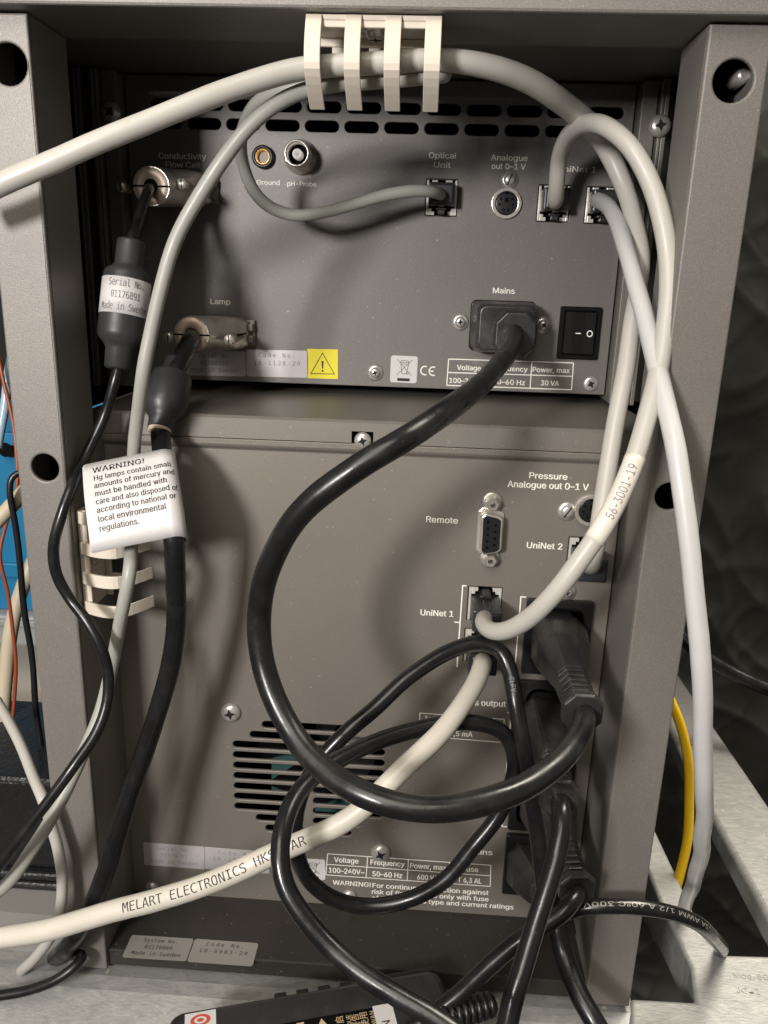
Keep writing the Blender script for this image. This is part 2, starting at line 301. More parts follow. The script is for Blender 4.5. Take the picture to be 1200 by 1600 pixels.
# ------------------------------------------------------------------ lettering
GROTESK = ''' 94|!98;34,80 32,254 66,254 64,80;49,-2 43,-1 38,1 33,4 29,9 27,15 26,20 27,26 29,32 33,37 38,40 43,42 49,43 55,42 60,40 65,37 69,32 71,26 72,20 71,15 69,9 65,4 60,1 55,-1|,94;19,-60 34,36 68,36 42,-60|-226;168,122 168,94 57,94 57,122|.94;48,-2 42,-1 36,1 31,4 28,9 26,15 25,20 26,27 28,32 31,37 36,40 42,43 48,43 54,43 59,40 64,37 68,32 70,27 71,20 70,15 68,9 64,4 59,1 54,-1|/124;117,266 36,-38 7,-38 89,266|0226;113,-3 95,-2 79,3 65,12 53,24 42,39 34,57 29,77 25,101 24,127 25,153 29,177 35,197 43,215 53,230 65,242 79,251 95,256 113,258 131,256 147,251 161,242 174,230 184,215 192,197 198,177 201,153 203,127 201,101 198,77 192,57 184,39 174,24 162,12 147,3 131,-2;113,25 125,26 136,30 145,37 153,46 160,58 165,72 169,88 171,107 172,127 171,148 169,166 165,182 160,197 153,208 145,218 136,224 125,228 113,230 101,228 91,224 82,218 73,208 67,197 62,182 58,166 55,148 55,127 55,107 58,88 62,72 67,58 73,46 82,37 91,30 101,26|1226;38,0 38,27 195,27 195,0;138,254 138,0 106,0 106,224 105,224 43,179 43,213 99,254|2226;32,0 32,24 117,114 141,141 147,149 152,156 155,163 158,170 160,178 160,186 159,194 157,202 154,209 149,215 143,220 137,224 129,227 121,229 112,230 102,229 94,227 86,224 79,219 74,213 69,207 66,199 64,190 64,181 33,181 34,196 37,209 43,221 51,232 60,241 72,248 84,253 98,257 112,258 127,257 141,254 153,248 164,241 173,233 181,223 186,211 189,199 191,186 190,177 188,168 185,159 181,150 175,140 168,129 159,118 147,105 133,90 76,30 76,28 195,28 195,0|3226;109,-3 94,-2 80,0 66,5 54,11 44,19 35,29 28,40 24,52 22,66 55,66 56,58 59,50 63,44 69,38 75,33 83,30 91,27 100,25 109,25 119,26 129,27 138,30 145,35 152,40 157,46 161,54 164,63 165,72 164,81 162,90 158,98 153,105 146,112 137,117 127,121 115,123 101,124 78,124 78,150 144,224 144,226 35,226 35,254 186,254 186,230 106,139 106,144 124,145 140,143 154,138 167,131 177,122 185,111 192,99 195,86 196,72 195,58 191,45 185,33 177,22 166,13 154,6 141,1 125,-2|4226;20,53 20,79 123,254 155,254 54,83 54,81 207,81 207,53;141,0 141,61 141,73 141,159 171,159 171,0|5226;111,-3 96,-2 82,1 70,6 59,12 49,20 41,30 35,41 32,53 30,65 61,65 62,58 65,51 69,44 74,39 80,34 87,30 94,27 102,26 111,25 120,26 130,28 138,32 146,38 152,44 157,52 161,61 163,71 164,81 163,92 161,101 157,111 151,119 145,125 137,131 129,135 119,138 109,138 100,138 92,137 84,134 76,131 69,127 64,123 34,126 48,254 183,254 183,226 75,226 67,151 68,151 74,155 81,159 89,162 97,165 106,166 115,167 126,166 137,164 147,160 156,156 165,150 172,143 179,134 185,125 189,116 193,105 195,94 195,82 194,66 191,51 184,38 176,26 166,16 154,8 141,1 126,-2|6226;113,-3 98,-2 84,1 71,7 60,15 50,25 42,37 36,51 33,65 32,81 33,93 35,106 40,119 47,134 56,151 69,170 126,254 161,254 75,131 73,131 83,144 98,153 104,155 110,157 117,157 132,156 146,153 158,147 169,140 178,131 185,120 190,107 193,94 194,79 193,63 190,49 184,36 176,25 166,15 155,7 142,1 128,-2;113,24 123,25 131,27 139,31 146,37 152,43 157,51 161,59 163,69 164,79 163,89 161,98 157,107 152,114 146,121 139,126 131,130 123,132 113,133 104,132 95,130 87,126 80,121 74,114 69,107 65,99 63,89 62,79 63,69 65,59 69,51 74,43 80,37 87,31 95,27 104,25|7226;48,0 162,224 162,226 31,226 31,254 195,254 195,224 82,0|9226;113,258 128,257 142,253 155,247 166,239 176,229 184,217 190,204 193,189 194,173 194,161 191,148 186,135 180,120 170,103 158,84 100,0 65,0 151,124 154,124 144,111 128,101 122,99 116,98 109,97 94,98 81,102 69,107 58,114 49,124 41,134 36,147 33,161 32,176 33,191 36,205 42,218 50,230 60,239 71,247 84,253 98,257;113,230 104,229 95,227 87,223 80,218 74,211 69,204 66,195 63,186 63,176 63,166 66,156 69,148 74,140 80,134 87,129 95,125 104,122 113,122 123,122 131,125 139,129 146,134 152,140 157,147 161,156 163,165 164,175 163,185 161,195 157,204 152,211 146,218 139,223 131,227 123,229|A240;8,0 101,254 138,254 231,0 198,0 144,151 132,186 116,239 123,239 106,185 95,151 43,0;55,71 55,99 185,99 185,71|C255;134,-3 113,-2 93,4 75,12 59,25 46,40 35,58 27,78 22,101 20,127 22,153 27,176 35,197 46,215 59,230 75,242 93,251 113,256 134,258 146,257 158,255 170,252 181,248 191,242 201,236 210,228 217,219 224,209 229,198 234,187 236,174 204,174 202,183 199,190 195,197 190,204 185,209 179,214 172,218 165,222 158,224 150,226 142,228 134,228 119,227 105,223 92,216 80,207 71,196 62,182 57,166 53,148 52,127 53,107 57,88 63,72 71,59 80,47 92,38 105,32 119,28 134,26 142,27 150,28 158,30 165,33 172,36 179,40 185,45 190,51 195,57 199,64 202,72 204,80 236,80 234,68 229,56 224,45 217,36 210,27 201,19 192,12 181,7 170,2 159,-1 146,-3|E209;30,0 30,254 186,254 186,226 62,226 62,143 178,143 178,114 62,114 62,29 188,29 188,0|F205;30,0 30,254 185,254 185,226 62,226 62,139 173,139 173,111 62,111 62,0|G260;134,-3 113,-2 93,4 75,13 59,25 45,40 35,58 27,78 22,102 20,127 22,153 27,176 35,197 45,215 59,230 74,242 92,251 112,256 132,258 146,257 158,255 170,252 181,247 192,242 202,235 210,227 218,218 225,208 230,198 234,186 237,174 204,174 201,182 198,190 194,197 189,203 184,208 178,213 172,218 165,221 158,224 150,226 141,227 133,228 118,227 104,223 92,216 80,207 70,196 62,182 57,166 53,148 52,127 53,107 57,88 63,72 71,59 81,47 92,38 105,32 119,28 134,26 148,27 161,31 172,36 183,43 191,51 198,62 203,74 206,87 207,101 217,100 141,100 141,128 239,128 239,100 237,80 233,62 225,45 215,31 203,19 188,9 172,2 154,-2|H258;30,0 30,254 62,254 62,144 196,144 196,254 228,254 228,0 196,0 196,116 62,116 62,0|I150;16,0 16,29 59,29 59,226 16,226 16,254 135,254 135,226 91,226 91,29 135,29 135,0|J198;93,-3 71,-1 53,5 38,16 26,31 19,50 17,73 17,86 49,86 49,73 50,58 54,47 61,37 70,30 80,26 93,25 105,26 115,30 124,37 131,47 135,58 136,73 136,254 168,254 168,73 166,50 159,31 147,16 132,5 113,-1|K233;52,73 52,108 70,131 87,152 106,172 182,254 224,254 116,138 114,138;30,0 30,254 62,254 62,167 62,112 62,97 62,0;186,0 94,130 114,155 224,0|L196;30,0 30,254 62,254 62,29 181,29 181,0|M314;30,0 30,254 76,254 139,94 144,79 150,61 156,42 161,24 154,24 159,41 165,61 171,79 176,94 238,254 284,254 284,0 252,0 252,145 252,163 253,184 253,207 253,229 256,229 249,205 241,181 234,161 228,145 171,0 143,0 85,145 80,160 72,181 65,204 56,229 59,229 60,208 60,186 61,164 61,145 61,0|N262;30,0 30,254 68,254 172,91 181,75 194,53 207,27 202,27 200,54 200,79 199,97 199,254 232,254 232,0 193,0 101,145 89,165 74,191 54,226 60,227 61,192 62,164 62,145 62,0|O266;133,-3 112,-2 93,4 75,12 59,25 46,40 35,58 27,78 22,101 20,127 22,153 27,176 35,197 46,215 59,230 75,242 93,251 112,256 133,258 155,256 174,251 192,242 208,230 221,215 232,197 240,176 245,153 247,127 245,101 240,78 232,58 221,40 208,25 192,12 174,4 155,-2;133,26 148,28 162,32 175,38 186,47 196,58 204,72 210,88 214,106 215,127 214,148 210,166 204,182 196,196 186,207 175,216 162,223 148,227 133,228 119,227 105,223 92,216 81,207 71,196 63,182 57,166 53,148 52,127 53,106 57,88 63,72 71,58 81,47 92,38 105,32 119,28|P222;30,0 30,254 118,254 136,253 152,250 166,244 178,236 187,226 195,215 200,202 203,189 204,174 203,159 200,145 195,133 187,121 178,112 166,104 152,98 136,94 118,93 55,93 55,121 116,121 129,122 139,124 149,128 156,133 162,139 167,147 170,155 172,164 172,174 172,184 170,193 167,201 162,208 156,214 148,219 139,223 129,225 116,226 62,226 62,0|Q266;123,80 156,80 185,42 192,32 234,-24 200,-24 173,13 166,23;133,-3 112,-2 93,4 75,12 59,25 46,40 35,58 27,78 22,101 20,127 22,153 27,176 35,197 46,215 59,230 75,242 93,251 112,256 133,258 155,256 174,251 192,242 208,230 221,215 232,197 240,176 245,153 247,127 245,101 240,78 232,58 221,40 208,25 192,12 174,4 155,-2;133,26 148,28 162,32 175,38 186,47 196,58 204,72 210,88 214,106 215,127 214,148 210,166 204,182 196,196 186,207 175,216 162,223 148,227 133,228 119,227 105,223 92,216 81,207 71,196 63,182 57,166 53,148 52,127 53,106 57,88 63,72 71,58 81,47 92,38 105,32 119,28|R224;30,0 30,254 118,254 136,253 153,250 167,244 178,237 188,227 195,217 200,204 204,191 205,176 204,161 200,148 195,136 188,125 178,116 166,109 152,103 136,100 118,99 48,99 48,128 117,128 129,128 140,130 149,133 156,138 162,143 167,150 170,158 172,167 173,176 172,186 170,194 167,202 162,209 156,215 149,220 140,223 129,225 116,226 62,226 62,0;177,0 115,115 151,115 214,0|S223;112,-4 94,-3 78,0 64,5 51,11 41,20 32,30 25,42 21,54 19,68 52,68 54,59 57,51 62,44 68,38 75,33 83,29 92,27 102,25 112,25 123,25 133,27 143,30 151,34 159,40 165,46 169,53 172,61 173,70 172,77 170,84 166,89 161,94 155,99 148,102 122,111 92,120 72,126 56,135 43,145 34,156 28,170 26,186 27,200 31,213 37,224 46,234 57,242 69,249 83,254 97,257 114,258 130,257 145,254 158,249 170,242 180,234 189,224 195,213 199,202 200,189 169,189 166,201 160,211 151,219 140,225 127,228 112,229 102,229 92,227 84,224 76,220 70,215 64,209 61,203 58,195 58,188 58,180 61,173 65,167 71,162 78,158 85,154 106,147 132,140 156,132 164,128 172,124 179,119 186,113 192,106 197,99 201,90 203,80 204,69 203,56 199,43 193,32 185,21 174,13 162,5 147,0 130,-3|T224;16,226 16,254 208,254 208,226 128,226 128,0 96,0 96,226|U258;129,-4 110,-3 93,1 77,8 63,17 52,27 42,40 36,54 31,70 30,87 30,254 62,254 62,89 63,77 66,66 70,57 77,48 84,40 94,34 104,29 116,27 129,26 143,27 155,29 165,34 175,40 182,48 188,57 193,66 195,77 196,89 196,254 229,254 229,87 227,70 223,54 216,40 207,27 195,17 182,8 166,1 149,-3|V240;102,0 8,254 42,254 96,103 108,69 124,15 117,15 133,69 145,103 197,254 231,254 139,0|W343;78,0 8,254 41,254 82,98 88,73 93,47 98,20 95,20 100,47 106,73 112,98 153,254 190,254 231,98 237,73 243,47 249,20 244,20 249,47 255,73 261,98 302,254 335,254 265,0 228,0 184,161 176,196 168,237 175,237 167,197 159,161 115,0|Y236;102,0 102,104 8,254 46,254 96,172 111,146 125,115 112,115 126,146 140,172 191,254 228,254 134,104 134,0|a194;80,-4 68,-4 57,-1 47,2 38,8 30,14 24,22 19,32 16,42 15,54 16,64 18,73 22,80 26,87 32,92 39,97 46,100 54,103 63,105 89,110 117,113 133,117 138,127 138,128 137,136 136,142 133,148 130,153 125,158 120,161 113,163 106,165 98,165 89,165 82,164 75,161 59,150 50,137 20,146 26,156 32,165 39,173 48,179 57,184 66,188 77,190 87,192 97,192 119,190 128,187 135,184 143,180 150,175 156,168 161,160 165,150 168,139 168,126 168,0 138,0 138,26 136,26 126,12 121,8 115,4 108,1 100,-2 90,-4;85,23 96,23 106,26 114,29 121,34 127,40 132,47 135,54 137,61 138,69 138,95 130,91 116,88 100,86 88,84 67,79 61,77 56,74 52,70 48,65 47,59 46,52 46,46 48,41 51,36 55,32 59,29 65,26 71,24 78,23|b212;115,-4 104,-3 94,-1 86,2 79,6 74,11 69,16 59,29 56,29 56,0 26,0 26,254 57,254 57,160 59,160 69,173 73,178 79,182 86,186 94,190 103,192 115,192 130,191 144,187 156,180 168,171 177,160 185,146 191,131 194,113 195,94 194,75 191,58 185,42 177,29 168,17 157,8 144,1 130,-3;110,23 121,24 131,28 140,33 147,40 153,48 158,58 161,70 163,82 164,95 163,108 161,120 158,131 153,140 147,149 140,156 131,161 121,164 110,165 99,164 89,161 81,156 73,149 67,141 62,131 59,120 57,108 56,95 57,81 59,69 63,58 67,48 73,39 81,32 89,27 99,24|c198;104,-4 87,-3 72,1 58,8 46,17 36,29 28,43 22,58 18,75 17,94 18,113 22,130 28,146 36,159 46,171 58,180 72,187 87,191 104,192 113,192 122,191 130,189 138,186 146,182 153,178 159,173 165,167 170,161 174,154 178,146 181,138 151,131 145,145 135,155 121,162 104,165 92,164 81,161 73,155 65,148 59,139 54,129 51,118 49,106 48,94 49,81 51,70 54,59 59,49 65,40 73,33 81,28 92,24 104,23 121,26 135,33 146,44 152,59 181,51 179,43 175,35 171,28 165,22 160,16 153,11 146,6 138,3 130,0 122,-2 113,-4|d212;98,-4 82,-3 68,1 56,8 44,17 35,29 27,42 22,58 18,75 17,94 18,113 22,131 27,146 35,160 45,171 56,180 69,187 83,191 98,192 109,192 118,190 126,186 133,182 139,178 144,173 153,160 155,160 155,254 186,254 186,0 156,0 156,29 153,29 143,16 139,11 133,6 126,2 118,-1 109,-3;102,23 113,24 123,27 132,32 139,39 145,48 150,58 153,69 155,81 156,95 155,108 153,120 150,131 145,141 139,149 132,156 123,161 113,164 102,165 91,164 81,161 72,156 65,149 59,140 54,131 51,120 49,108 48,95 49,82 51,70 54,58 59,48 65,40 73,33 81,28 91,24|e202;106,-4 88,-3 73,1 58,8 46,17 36,29 28,42 22,58 18,75 17,93 18,112 22,129 28,145 36,159 46,170 58,180 71,187 86,191 103,192 113,192 123,190 133,187 142,183 151,177 160,170 167,162 173,152 179,141 182,128 185,113 186,97 186,85 37,85 37,110 169,110 155,101 154,113 152,124 149,134 144,143 138,151 131,157 123,161 113,164 103,165 92,164 82,161 73,157 66,151 59,143 54,135 51,125 49,116 48,105 48,89 49,75 51,64 55,53 61,44 67,37 76,31 85,26 95,24 106,23 114,23 120,25 127,26 133,29 138,32 143,36 147,41 150,47 153,53 182,45 179,36 174,27 168,20 160,13 151,7 141,2 130,-1 119,-3|f127;114,190 114,164 3,164 3,190;40,0 40,216 41,226 44,235 48,243 53,250 60,255 68,259 76,262 85,264 94,265 111,263 121,260 114,234 107,236 97,237 89,236 82,234 77,230 74,225 72,218 71,209 71,0|g212;103,-75 90,-75 78,-73 67,-70 57,-66 49,-61 41,-55 35,-49 30,-42 25,-35 51,-20 61,-33 65,-37 71,-41 77,-44 85,-47 93,-48 103,-49 118,-47 130,-44 141,-38 149,-29 154,-17 156,-3 156,34 153,34 143,21 139,16 133,12 126,8 118,5 109,3 97,2 83,4 69,7 56,13 45,22 35,32 28,45 22,60 18,77 17,96 18,114 22,131 27,147 35,160 45,171 56,180 69,187 83,191 98,192 109,192 119,190 127,186 134,182 139,178 144,173 154,159 157,159 157,190 186,190 186,-4 185,-20 181,-33 175,-45 167,-54 157,-62 145,-68 132,-72 118,-74;102,30 113,30 123,33 132,38 139,44 145,51 150,61 153,71 156,83 156,96 156,109 153,121 150,132 145,141 139,150 132,156 123,161 114,164 102,165 91,164 81,161 73,156 65,149 59,141 54,131 51,120 49,109 48,96 49,84 51,72 54,61 59,52 65,44 73,38 81,33 91,30|h205;57,113 57,0 26,0 26,254 57,254 57,144 51,144 58,159 66,172 76,181 87,187 100,191 114,192 126,191 137,189 148,184 157,178 164,170 170,160 175,149 178,135 179,120 179,0 148,0 148,118 147,131 143,143 136,152 128,159 117,163 105,165 96,164 88,162 80,159 74,154 68,148 63,141 60,133 58,124|i83;26,0 26,190 57,190 57,0;42,221 36,222 31,224 27,227 23,231 21,236 21,242 21,247 23,252 27,256 31,259 36,261 42,262 47,261 52,259 57,256 60,252 62,247 63,242 62,236 60,231 57,227 52,224 47,222|k190;55,68 55,106 60,106 142,190 180,190 92,100 89,100;26,0 26,254 57,254 57,0;147,0 74,93 96,114 186,0|l94;70,-1 56,0 45,4 37,10 31,19 27,29 26,42 26,254 57,254 57,49 57,42 58,35 60,31 63,28 67,27 73,26 80,26 85,27 90,1 81,0|m305;26,0 26,190 56,190 56,148 54,148 57,157 61,166 66,173 72,179 79,184 86,188 94,191 102,193 110,193 123,192 134,187 144,180 151,171 157,160 160,147 156,147 159,156 163,164 169,172 175,178 182,183 190,187 199,191 208,192 218,193 229,192 239,190 249,186 257,180 264,173 270,164 275,154 278,141 278,128 278,0 248,0 248,127 247,139 243,149 236,156 228,161 219,164 209,165 201,165 194,163 187,160 181,156 177,151 173,145 170,139 168,131 168,124 168,0 137,0 137,130 136,140 132,148 126,156 119,161 110,164 100,165 92,165 85,163 79,160 73,156 67,151 63,145 60,137 58,129 57,119 57,0|n205;57,113 57,0 26,0 26,190 56,190 56,144 51,144 58,159 66,172 76,181 87,187 100,191 114,192 126,191 137,189 147,184 156,178 164,170 170,160 175,149 178,135 179,120 179,0 148,0 148,118 147,131 143,143 136,152 128,159 117,163 105,165 96,164 88,162 80,159 74,154 68,148 63,141 60,133 58,124|o207;104,-4 87,-3 72,1 58,8 46,17 36,29 28,43 22,58 18,75 17,94 18,113 22,130 28,146 36,159 46,171 58,180 72,187 87,191 104,192 120,191 136,187 149,180 161,171 171,159 180,146 186,130 189,113 191,94 189,75 186,58 180,43 171,29 161,17 149,8 136,1 120,-3;104,23 116,24 126,28 135,33 143,40 149,49 154,59 157,70 159,81 160,94 159,106 157,118 154,129 149,139 143,148 135,155 126,161 116,164 104,165 92,164 81,161 73,155 65,148 59,139 54,129 51,118 49,106 48,94 49,81 51,70 54,59 59,49 65,40 73,33 81,28 92,24|p212;26,-71 26,190 56,190 56,160 59,160 69,173 73,178 79,182 86,186 94,190 103,192 115,192 130,191 144,187 156,180 168,171 177,160 185,146 191,131 194,113 195,94 194,75 191,58 185,42 177,29 168,17 157,8 144,1 130,-3 115,-4 104,-3 94,-1 86,2 79,6 74,11 69,16 59,29 57,29 57,-71;110,23 121,24 131,28 140,33 147,40 153,48 158,58 161,70 163,82 164,95 163,108 161,120 158,131 153,140 147,149 140,156 131,161 121,164 110,165 99,164 89,161 81,156 73,149 67,141 62,131 59,120 57,108 56,95 57,81 59,69 63,58 67,48 73,39 81,32 89,27 99,24|q212;186,-71 155,-71 155,29 153,29 143,16 139,11 133,6 126,2 118,-1 109,-3 98,-4 82,-3 68,1 56,8 44,17 35,29 27,42 22,58 18,75 17,94 18,113 22,131 27,146 35,160 45,171 56,180 69,187 83,191 98,192 109,192 118,190 126,186 133,182 139,178 144,173 153,160 156,160 156,190 186,190;102,23 113,24 123,27 132,32 139,39 145,48 150,58 153,69 155,81 156,95 155,108 153,120 150,131 145,141 139,149 132,156 123,161 113,164 102,165 91,164 81,161 72,156 65,149 59,140 54,131 51,120 49,108 48,95 49,82 51,70 54,58 59,48 65,40 73,33 81,28 91,24|r129;26,0 26,190 56,190 56,160 58,160 62,169 68,177 76,184 85,188 96,191 107,192 115,192 122,192 122,161 115,162 103,163 95,162 87,160 80,157 73,153 67,148 63,142 60,135 58,127 57,118 57,0|s182;91,-4 78,-3 67,-2 56,2 46,6 38,12 31,19 25,27 21,37 18,47 47,53 50,44 55,36 62,30 70,26 80,24 91,23 103,24 113,26 122,31 129,37 133,44 134,51 133,58 131,63 127,68 122,72 115,75 106,78 75,85 59,90 46,96 36,104 29,113 25,124 23,137 24,147 27,157 33,166 39,173 48,180 58,185 69,189 81,191 94,192 106,192 117,190 127,186 136,182 143,176 149,170 155,162 159,154 162,145 134,139 131,146 127,152 121,158 114,163 105,165 94,166 83,165 74,163 65,158 59,153 56,146 54,139 55,132 58,126 62,122 68,118 76,114 86,111 115,105 131,100 143,93 153,86 160,76 164,66 166,53 165,43 161,33 156,24 149,16 140,9 130,3 118,-1 105,-3|t114;102,190 102,164 3,164 3,190;32,236 63,236 63,49 64,41 65,35 68,31 72,27 78,26 85,25 93,26 101,27 107,1 96,-1 84,-2 69,-1 56,4 46,11 38,20 34,32 32,46|u205;91,-3 79,-2 68,1 57,5 48,12 41,20 35,29 30,41 27,54 26,69 26,190 57,190 57,72 58,58 62,47 68,37 77,31 88,26 100,25 109,26 117,28 125,31 131,36 137,41 142,48 145,57 147,66 148,76 148,190 179,190 179,0 149,0 149,46 154,46 147,30 139,18 129,8 117,2 105,-1|v194;81,0 9,190 42,190 83,78 93,43 103,10 92,10 101,43 112,78 152,190 186,190 113,0|w283;69,0 11,190 44,190 67,107 77,68 88,21 82,21 93,67 103,107 126,190 158,190 181,107 191,68 201,21 196,21 206,68 217,107 240,190 272,190 215,0 184,0 159,86 152,112 145,140 138,169 145,169 138,140 131,112 124,86 99,0|x189;10,0 86,109 86,86 14,190 50,190 74,153 90,127 104,103 88,103 101,127 117,153 141,190 176,190 104,84 104,107 179,0 143,0 115,43 100,68 86,91 102,91 89,68 74,43 46,0|y194;24,-69 31,-43 36,-44 52,-44 57,-43 61,-41 65,-37 69,-32 72,-26 75,-18 81,-1 9,190 42,190 83,78 93,43 103,10 92,10 101,43 112,78 153,190 186,190 102,-29 98,-38 93,-47 88,-54 83,-59 76,-64 70,-68 62,-70 54,-72 46,-73 32,-72|z190;21,0 21,23 127,160 127,161 24,161 24,190 166,190 166,165 63,30 63,28 169,28 169,0|~226;26,75 27,88 29,99 33,109 38,117 44,123 51,127 59,131 67,133 76,133 84,133 91,131 99,128 106,123 114,118 123,110 137,99 149,96 156,97 162,99 166,104 170,110 172,117 172,126 200,126 199,113 197,102 193,93 188,85 182,79 175,74 167,71 159,69 151,68 142,69 134,71 127,74 120,78 112,84 103,91 89,102 77,105 71,104 65,102 60,98 57,92 55,85 54,75|°158;79,142 69,142 59,145 50,149 42,155 35,162 29,170 25,179 22,189 22,199 22,209 25,219 29,228 35,236 42,243 50,249 59,253 69,256 79,256 89,256 99,253 108,249 116,243 123,236 129,228 133,219 136,209 136,199 136,189 133,179 129,170 123,162 116,155 108,149 99,145 89,142;79,167 95,171 107,183 109,188 110,193 111,199 110,204 109,210 107,215 95,226 90,229 85,230 79,231 73,230 68,229 63,226 52,215 49,210 48,204 47,199 52,183 63,171 68,169 73,168|–175;175,122 175,94 0,94 0,122'''
